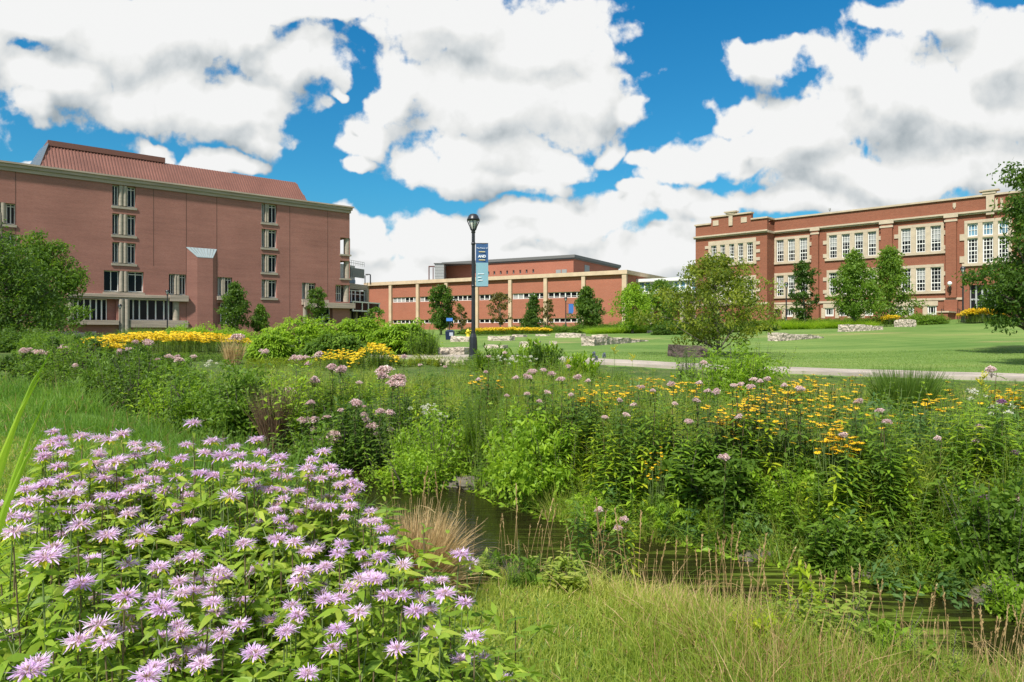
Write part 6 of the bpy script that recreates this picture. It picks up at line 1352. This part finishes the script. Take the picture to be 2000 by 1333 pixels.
# --- white lace flowers
g=G(); leafy_stem(g,1,rs,8,.12,.03,3); 
for _ in range(5): florets(g,(rs.normal(0,.08),rs.normal(0,.08),1+rs.normal(0,.05)),.12,.04,rs,22,2,.02)
wm=g.mesh('white_boneset',[ML['mid'],ML['stem'],ML['white']])
for u,v in ((828,800),(840,797),(862,812),(1955,800),(760,720),(1040,700),(1000,705),(970,700),(1910,770),(1780,960),(405,712),(415,708)):
    x,y,zt=canopy(u,v,.75); z=h1(x,y); o=bpy.data.objects.new('white_boneset',wm); C.objects.link(o); o.location=(x,y,z); hh=max(.3,zt-z); o.scale=(hh,hh,hh); o.rotation_euler=(0,0,rng.uniform(0,6)); tag(o,'small white meadow flower '+('in the left meadow' if u<500 else ('above the dark pool' if u<900 else ('near the lamp foot' if u<1100 else 'at the right of the meadow'))),'white flower','small white meadow flowers')
# --- black-eyed susans
bes=[]
for i in range(5):
    g=G(); k=7
    for j in range(k):
        a=rs.uniform(0,6.28); q=rs.uniform(.02,.16); e=(math.cos(a)*q,math.sin(a)*q,rs.uniform(.75,1.05)); tube(g,[(e[0]*.2,e[1]*.2,0),(e[0]*.6,e[1]*.6,.5),e],.0035,4,1,cap=False); daisy(g,e,.029,rs,2,3)
    mound(g,.32,.7,rs,.08,14,12,.3); bes.append(g.mesh('black_eyed_susan',[ML['mid'],ML['stem'],ML['orange'],ML['cone']]))
def susan(u,v,i,hc=.6,sc=1.):
    x,y,zt=canopy(u,v,hc+.2); z=h1(x,y); hh=max(zt-z,.25); o=bpy.data.objects.new('black_eyed_susan',bes[i%5]); C.objects.link(o); o.location=(x,y,z); o.scale=(sc,sc,hh); o.rotation_euler=(0,0,rng.uniform(0,6)); tag(o,'orange yellow daisies '+('low on the bank, standing alone' if v>870 else ('near the lamp foot' if u<1100 else ('left of the bright green bush' if u<1400 else ('in the dense patch right of the bright green bush' if u<1680 else ('around the tall dark grass clump' if u<1900 else 'at the right edge of the meadow'))))),'daisy plant','black eyed susans in the meadow')
i=0
q=np.random.default_rng(9)
for (u0,v0,su,sv,n) in ((1560,765,80,30,24),(1490,775,50,22,10),(1625,765,60,30,12),(1530,745,50,12,14),(1210,755,25,10,8),(1300,742,55,7,16),(1430,800,22,10,10),(1645,830,22,26,12),(1830,770,28,14,7),(1975,762,25,7,12),(1700,790,30,25,5),(1130,757,20,8,7),(945,725,20,7,4),(1180,750,8,12,4)):
    for _ in range(n): susan(q.normal(u0,su*.8),np.clip(q.normal(v0,sv*.8),735,960),i,sc=1.15); i+=1
for u,v in ((1262,887),(1280,885),(1293,878),(1287,899),(1276,914)): susan(u,v,i,.5,.55); i+=1
# --- yellow coneflowers and the yellow banks
def yellow_mass(name,u0,u1,Y,vt,vb,n,label,seed,sz=.05,mk='yellow',dep=2.5,green='mid',hvar=.15,nd=5):
    """massed yellow daisies on green stems"""
    q=np.random.default_rng(seed); g=G(); X=q.uniform(at(u0,Y),at(u1,Y),n); Yy=Y+q.uniform(-dep/2,dep/2,n); z=H(X,Yy); um=(X/Yy)*FPX+1000
    e=(um-u0)/(u1-u0); top=zz(vt,Y)-z-(hvar*np.abs(2*e-1)**2*(zz(vt,Y)-zz(vb,Y))); top=np.maximum(top*q.uniform(.72,1.02,n),.2); loc=np.c_[X,Yy,z]
    for j in range(3):
        m=np.arange(n)%3==j; g.scatter(P_willow[j],loc[m],q.uniform(0,6,m.sum()),np.full(m.sum(),1.2),q.uniform(-.2,.2,m.sum()),szs=top[m]*.97)
    fl=G()
    for _ in range(nd):
        daisy(fl,(rs.normal(0,.11),rs.normal(0,.11),rs.normal(0,.07)),sz,rs,2,3,n=8,droop=-.5)
    g.scatter(fl,np.c_[X,Yy,z+top],q.uniform(0,6,n),np.ones(n))
    return tag(obj(name,g,[ML[green],ML['stem'],ML[mk],ML['cone']]),label,'flower bank',kind='stuff')
yellow_mass('yellow_coneflowers',205,455,33,652,680,480,'wide bank of massed yellow coneflowers below the rose brick building',1,.075,dep=5,hvar=.25)
yellow_mass('yellow_coneflowers',690,775,20.5,672,712,80,'clump of yellow coneflowers in front of the big shrubs',2,.05,dep=1.8,hvar=.8,nd=3)
yellow_mass('yellow_coneflowers',630,700,20.8,688,712,36,'lower yellow coneflowers trailing left of the clump by the shrubs',3,.05,dep=1,nd=4)
yellow_mass('yellow_flower_strip',925,1075,66,640,652,420,'thin strip of yellow flowers behind the far lawn edge',4,.09,dep=2.5,green='bright',mk='yellow',nd=3)
yellow_mass('yellow_flower_bed',1885,1948,53,603,628,260,'bright yellow flower bed beside the hall entrance steps',5,.08,dep=2,green='mid')
yellow_mass('yellow_flower_bed',1725,1752,55,616,632,50,'few yellow flowers at the foot of the wide conical tree',6,.06,dep=1)
yellow_mass('yellow_flower_strip',155,230,30,668,682,90,'scattered yellow flowers left of the wide yellow bank',7,.06,dep=2)
# goldenrod plumes
gr=G(); leafy_stem(gr,1,rs,16,.09,.014,4)
for k in range(9):
    a=k*.7; e=np.array([math.cos(a)*.09,math.sin(a)*.09,.95+.02*k]); n=26; t=rs.uniform(0,1,n)[:,None]; B=np.array([0,0,.85+.02*k])*(1-t)+e*t; dd=rdir(n,0,1,rs); strips(gr,B,dd,perp(dd),.02,.012,[.6,1,.3],None,2,rs.uniform(.2,.9,n))
gm=gr.mesh('goldenrod',[ML['bright'],ML['stem'],leafmat('goldenrod_yellow',(.42,.42,.02),(.55,.52,.025),(.65,.58,.04),trans=.2)])
for u,v,Y in ((1745,930,6.9),(1762,925,6.95),(1780,930,6.8),(1752,945,6.7),(1770,940,6.75),(1790,920,7.),(1735,920,7.1),(1200,690,15.5),(1235,705,15),(1108,715,15),(1918,745,9.6),(1921,760,9.4)):
    x=at(u,Y); z=h1(x,Y); hh=max(.3,zz(v-8,Y)-z); o=bpy.data.objects.new('goldenrod',gm); C.objects.link(o); o.location=(x,Y,z); o.scale=(hh**.5,hh**.5,hh); o.rotation_euler=(0,0,u); tag(o,'yellow goldenrod plume '+('low on the bank below the tall dark grass' if v>900 else ('by the path in the middle' if u<1500 else 'in the meadow at the right edge')),'goldenrod','goldenrod plants in the meadow')
# tall leafy stalk plants standing out in front at right (repeat)
sm=[];
for i in range(4): g=G(); leafy_stem(g,1,rs,17,.15,.034,4,lean=.05,up=.3,droop=-.4,rad=.005); sm.append(g.mesh('leafy_stalk',[ML[['bright','mid','yellowgreen','mid'][i]],ML['stem']]))
k=0
for u,v in [(1935,760),(1900,800),(1960,840),(1985,770),(1870,840),(1840,880),(1925,900),(1990,900),(1700,850),(1690,880),(1730,870),(1660,880),(1625,900),(1770,900),(1810,920),(1450,850),(1480,830),(1380,850),(1360,880),(1320,800),(1270,790),(1250,830),(1225,870),(1190,800),(1170,850),(1140,800),(1110,830),(1090,790),(1060,760),(1020,780),(1320,850),(1295,820),(880,780),(850,770),(820,760),(780,790),(750,740),(720,760),(690,780),(660,740),(640,770),(620,730),(700,730),(730,800),(650,800),(1160,1000),(1150,1035),(1190,1040),(1215,1035),(1850,960),(1900,950),(1950,960),(1985,1000)]:
    x,y,zt=canopy(u,v,.8 if v<960 else .5); 
    if 1140<u<1220 and v>990: y=5.35; x=at(u,y); zt=zz(v,y)
    z=h1(x,y); hh=max(.3,zt-z+.1)
    for _ in range(1 if v>990 else 3):
        dx,dy=rng.normal(0,.12,2); o=bpy.data.objects.new('leafy_stalk',sm[k%4]); C.objects.link(o); o.location=(x+dx,y+dy,h1(x+dx,y+dy)); s_=hh**.5*1.05; o.scale=(s_,s_,hh*rng.uniform(.8,1.05)); o.rotation_euler=(rng.normal(0,.05),rng.normal(0,.05),rng.uniform(0,6)); k+=1
        tag(o,'upright leafy green stalk '+('in front of the water at the stream bend' if v>990 and u<1300 else ('above the dark pool' if u<800 else ('below the lamp post on the middle bank' if u<1150 else ('below the orange daisies' if u<1600 else ('left of the purple flowers at right' if u<1860 else 'near the right edge of the bank'))))),'leafy stalk','leafy stalks of the far bank')
# blue mist flowers against the lawn
g=G(); leafy_stem(g,1,rs,12,.1,.02,3); florets(g,(0,0,.92),.12,.14,rs,90,2,.03); vm=g.mesh('blue_vervain',[ML['blue'],ML['stem'],leafmat('floret_blue_grey',(.2,.2,.35),(.28,.3,.45),(.36,.4,.52))])
for u,v in ((1160,692),(1180,694),(1165,700)):
    Y=15.5; x=at(u,Y); z=h1(x,Y); o=bpy.data.objects.new('blue_vervain',vm); C.objects.link(o); o.location=(x,Y,z); hh=zz(v,Y)-z; o.scale=(hh,hh,hh); tag(o,'hazy blue grey flower spike against the lawn right of the lamp','vervain','blue grey flower spikes')
# ================================================================ BEDS AND HEDGES AT THE BUILDINGS
def bed(name,u0,u1,Y0,Y1,vt0,vt1,mk,label,n,pr=None,dep=2.,seed=1,sc=1.3,cat='hedge'):
    q=np.random.default_rng(seed); t=q.uniform(0,1,n); u=u0+(u1-u0)*t; Y=Y0+(Y1-Y0)*t+q.uniform(-dep/2,dep/2,n); X=(u-1000)/FPX*Y; z=H(X,Y); top=CH+(HV-(vt0+(vt1-vt0)*t))/FPX*Y-z
    top=np.maximum(top*q.uniform(.7,1.05,n)*(.82+.25*patchy(X,Y,.8,seed)),.25); g=G(); pr=pr or P_mound
    for j in range(3):
        m=np.arange(n)%3==j; g.scatter(pr[j],np.c_[X,Y,z-.03][m],q.uniform(0,6,m.sum()),np.full(m.sum(),sc),q.uniform(-.2,.2,m.sum()),szs=top[m])
    return tag(obj(name,g,[ML[mk],ML['stem']]),label,cat,kind='stuff')
bed('hedge_bed',1480,1700,60,56,619,621,'bright','grassy green planting along the hall wall',420,P_tuft,3,2,2.2)
bed('hedge_bed',1490,1830,66,60,622,620,'mid','bushy green planting at the foot of the hall',170,None,3,3)
bed('hedge_bed',1780,1835,56,55,610,615,'mid','green and rusty shrubs left of the entrance steps',40,None,2,4)
bed('hedge_bed',1130,1350,66,62,632,630,'mid','dark low hedge along the far lawn edge behind the bright young tree',170,None,4,5,1.5)
bed('hedge_bed',1150,1260,60,59,633,634,'bright','striped bright ornamental grass hedge at the far lawn edge',150,P_tuft,2,6,2.2)
bed('hedge_bed',1000,1160,72,68,637,636,'mid','low planting below the small banner lamp',120,None,3,7,1.5)
bed('hedge_bed',900,1010,74,70,643,641,'mid','low green planting left behind the yellow strip',90,None,3,8,1.5)
bed('hedge_bed',245,380,52,54,631,634,'mid','long green planting under the ground floor windows of the rose building',160,P_tuft,4,9,2.4)
bed('hedge_bed',330,480,50,50,640,645,'bright','green meadow planting behind the yellow bank',110,None,4,10,1.6)
bed('hedge_bed',60,215,34,34,655,660,'mid','green meadow planting under the big trees at left',150,None,5,11,1.3)
bed('hedge_bed',-60,130,40,38,640,650,'dark','dark undergrowth beneath the large dark tree at left',120,None,5,12,1.6)
bed('hedge_bed',-200,250,30,26,690,695,'mid','mixed green plants at the back of the left meadow',260,P_stalk,5,13,1.3)
bed('hedge_bed',430,520,60,60,655,655,'mid','low plants at the foot of the two trees by the bay',60,None,3,14,1.3)
bed('hedge_bed',1285,1500,52,56,632,628,'dark','dark hedge behind the olive crabapple tree',150,None,3,15,1.5)
bed('hedge_bed',1940,2120,52,44,622,618,'mid','hedge along the hall right of the entrance',100,None,3,16,1.5)
bed('meadow_edge',195,470,30,27,684,690,'bright','fine green and lilac meadow plants in front of the yellow bank',420,P_willow,4,17,1.2)
bed('meadow_edge',480,860,23.5,21,700,704,'yellowgreen','fine yellow green stems in front of the big shrubs',520,P_willow,2.5,18,1.1)
bed('meadow_edge',860,1230,20.5,15.8,715,726,'bright','fine green stems along the path at the lamp foot',420,P_willow,2.,19,.9)

for (u,v,w,h,mk,lab) in ((900,1130,120,50,'grassy','coarse pale weed on the near bank beside the dry tan clump'),(1000,1120,120,45,'mid','dark green weed on the near bank right of the dry tan clump'),(1100,1135,110,45,'grassy','tangled pale weed on the near bank at the stream bend'),(1560,1190,90,70,'yellowgreen','yellow green weed with drooping leaves on the near bank by the seed heads'),(1640,1230,110,60,'grassy','low pale weed in the long grass near the lower stream'),(1720,1250,90,60,'bright','leafy green weed in the near grass at right'),(1480,1230,60,50,'yellowgreen','small yellow green weed in the long near grass'),(1840,1300,90,50,'grassy','pale green weed at the lower right by the water')):
    Yw=(CH-.12)*FPX/(v-HV) if v>1150 else 4.3; bush(u,v,w,h,mk,.05,lab,Y=Yw,nc=40,per=12,asp=.35,name='weed',cat='weed')
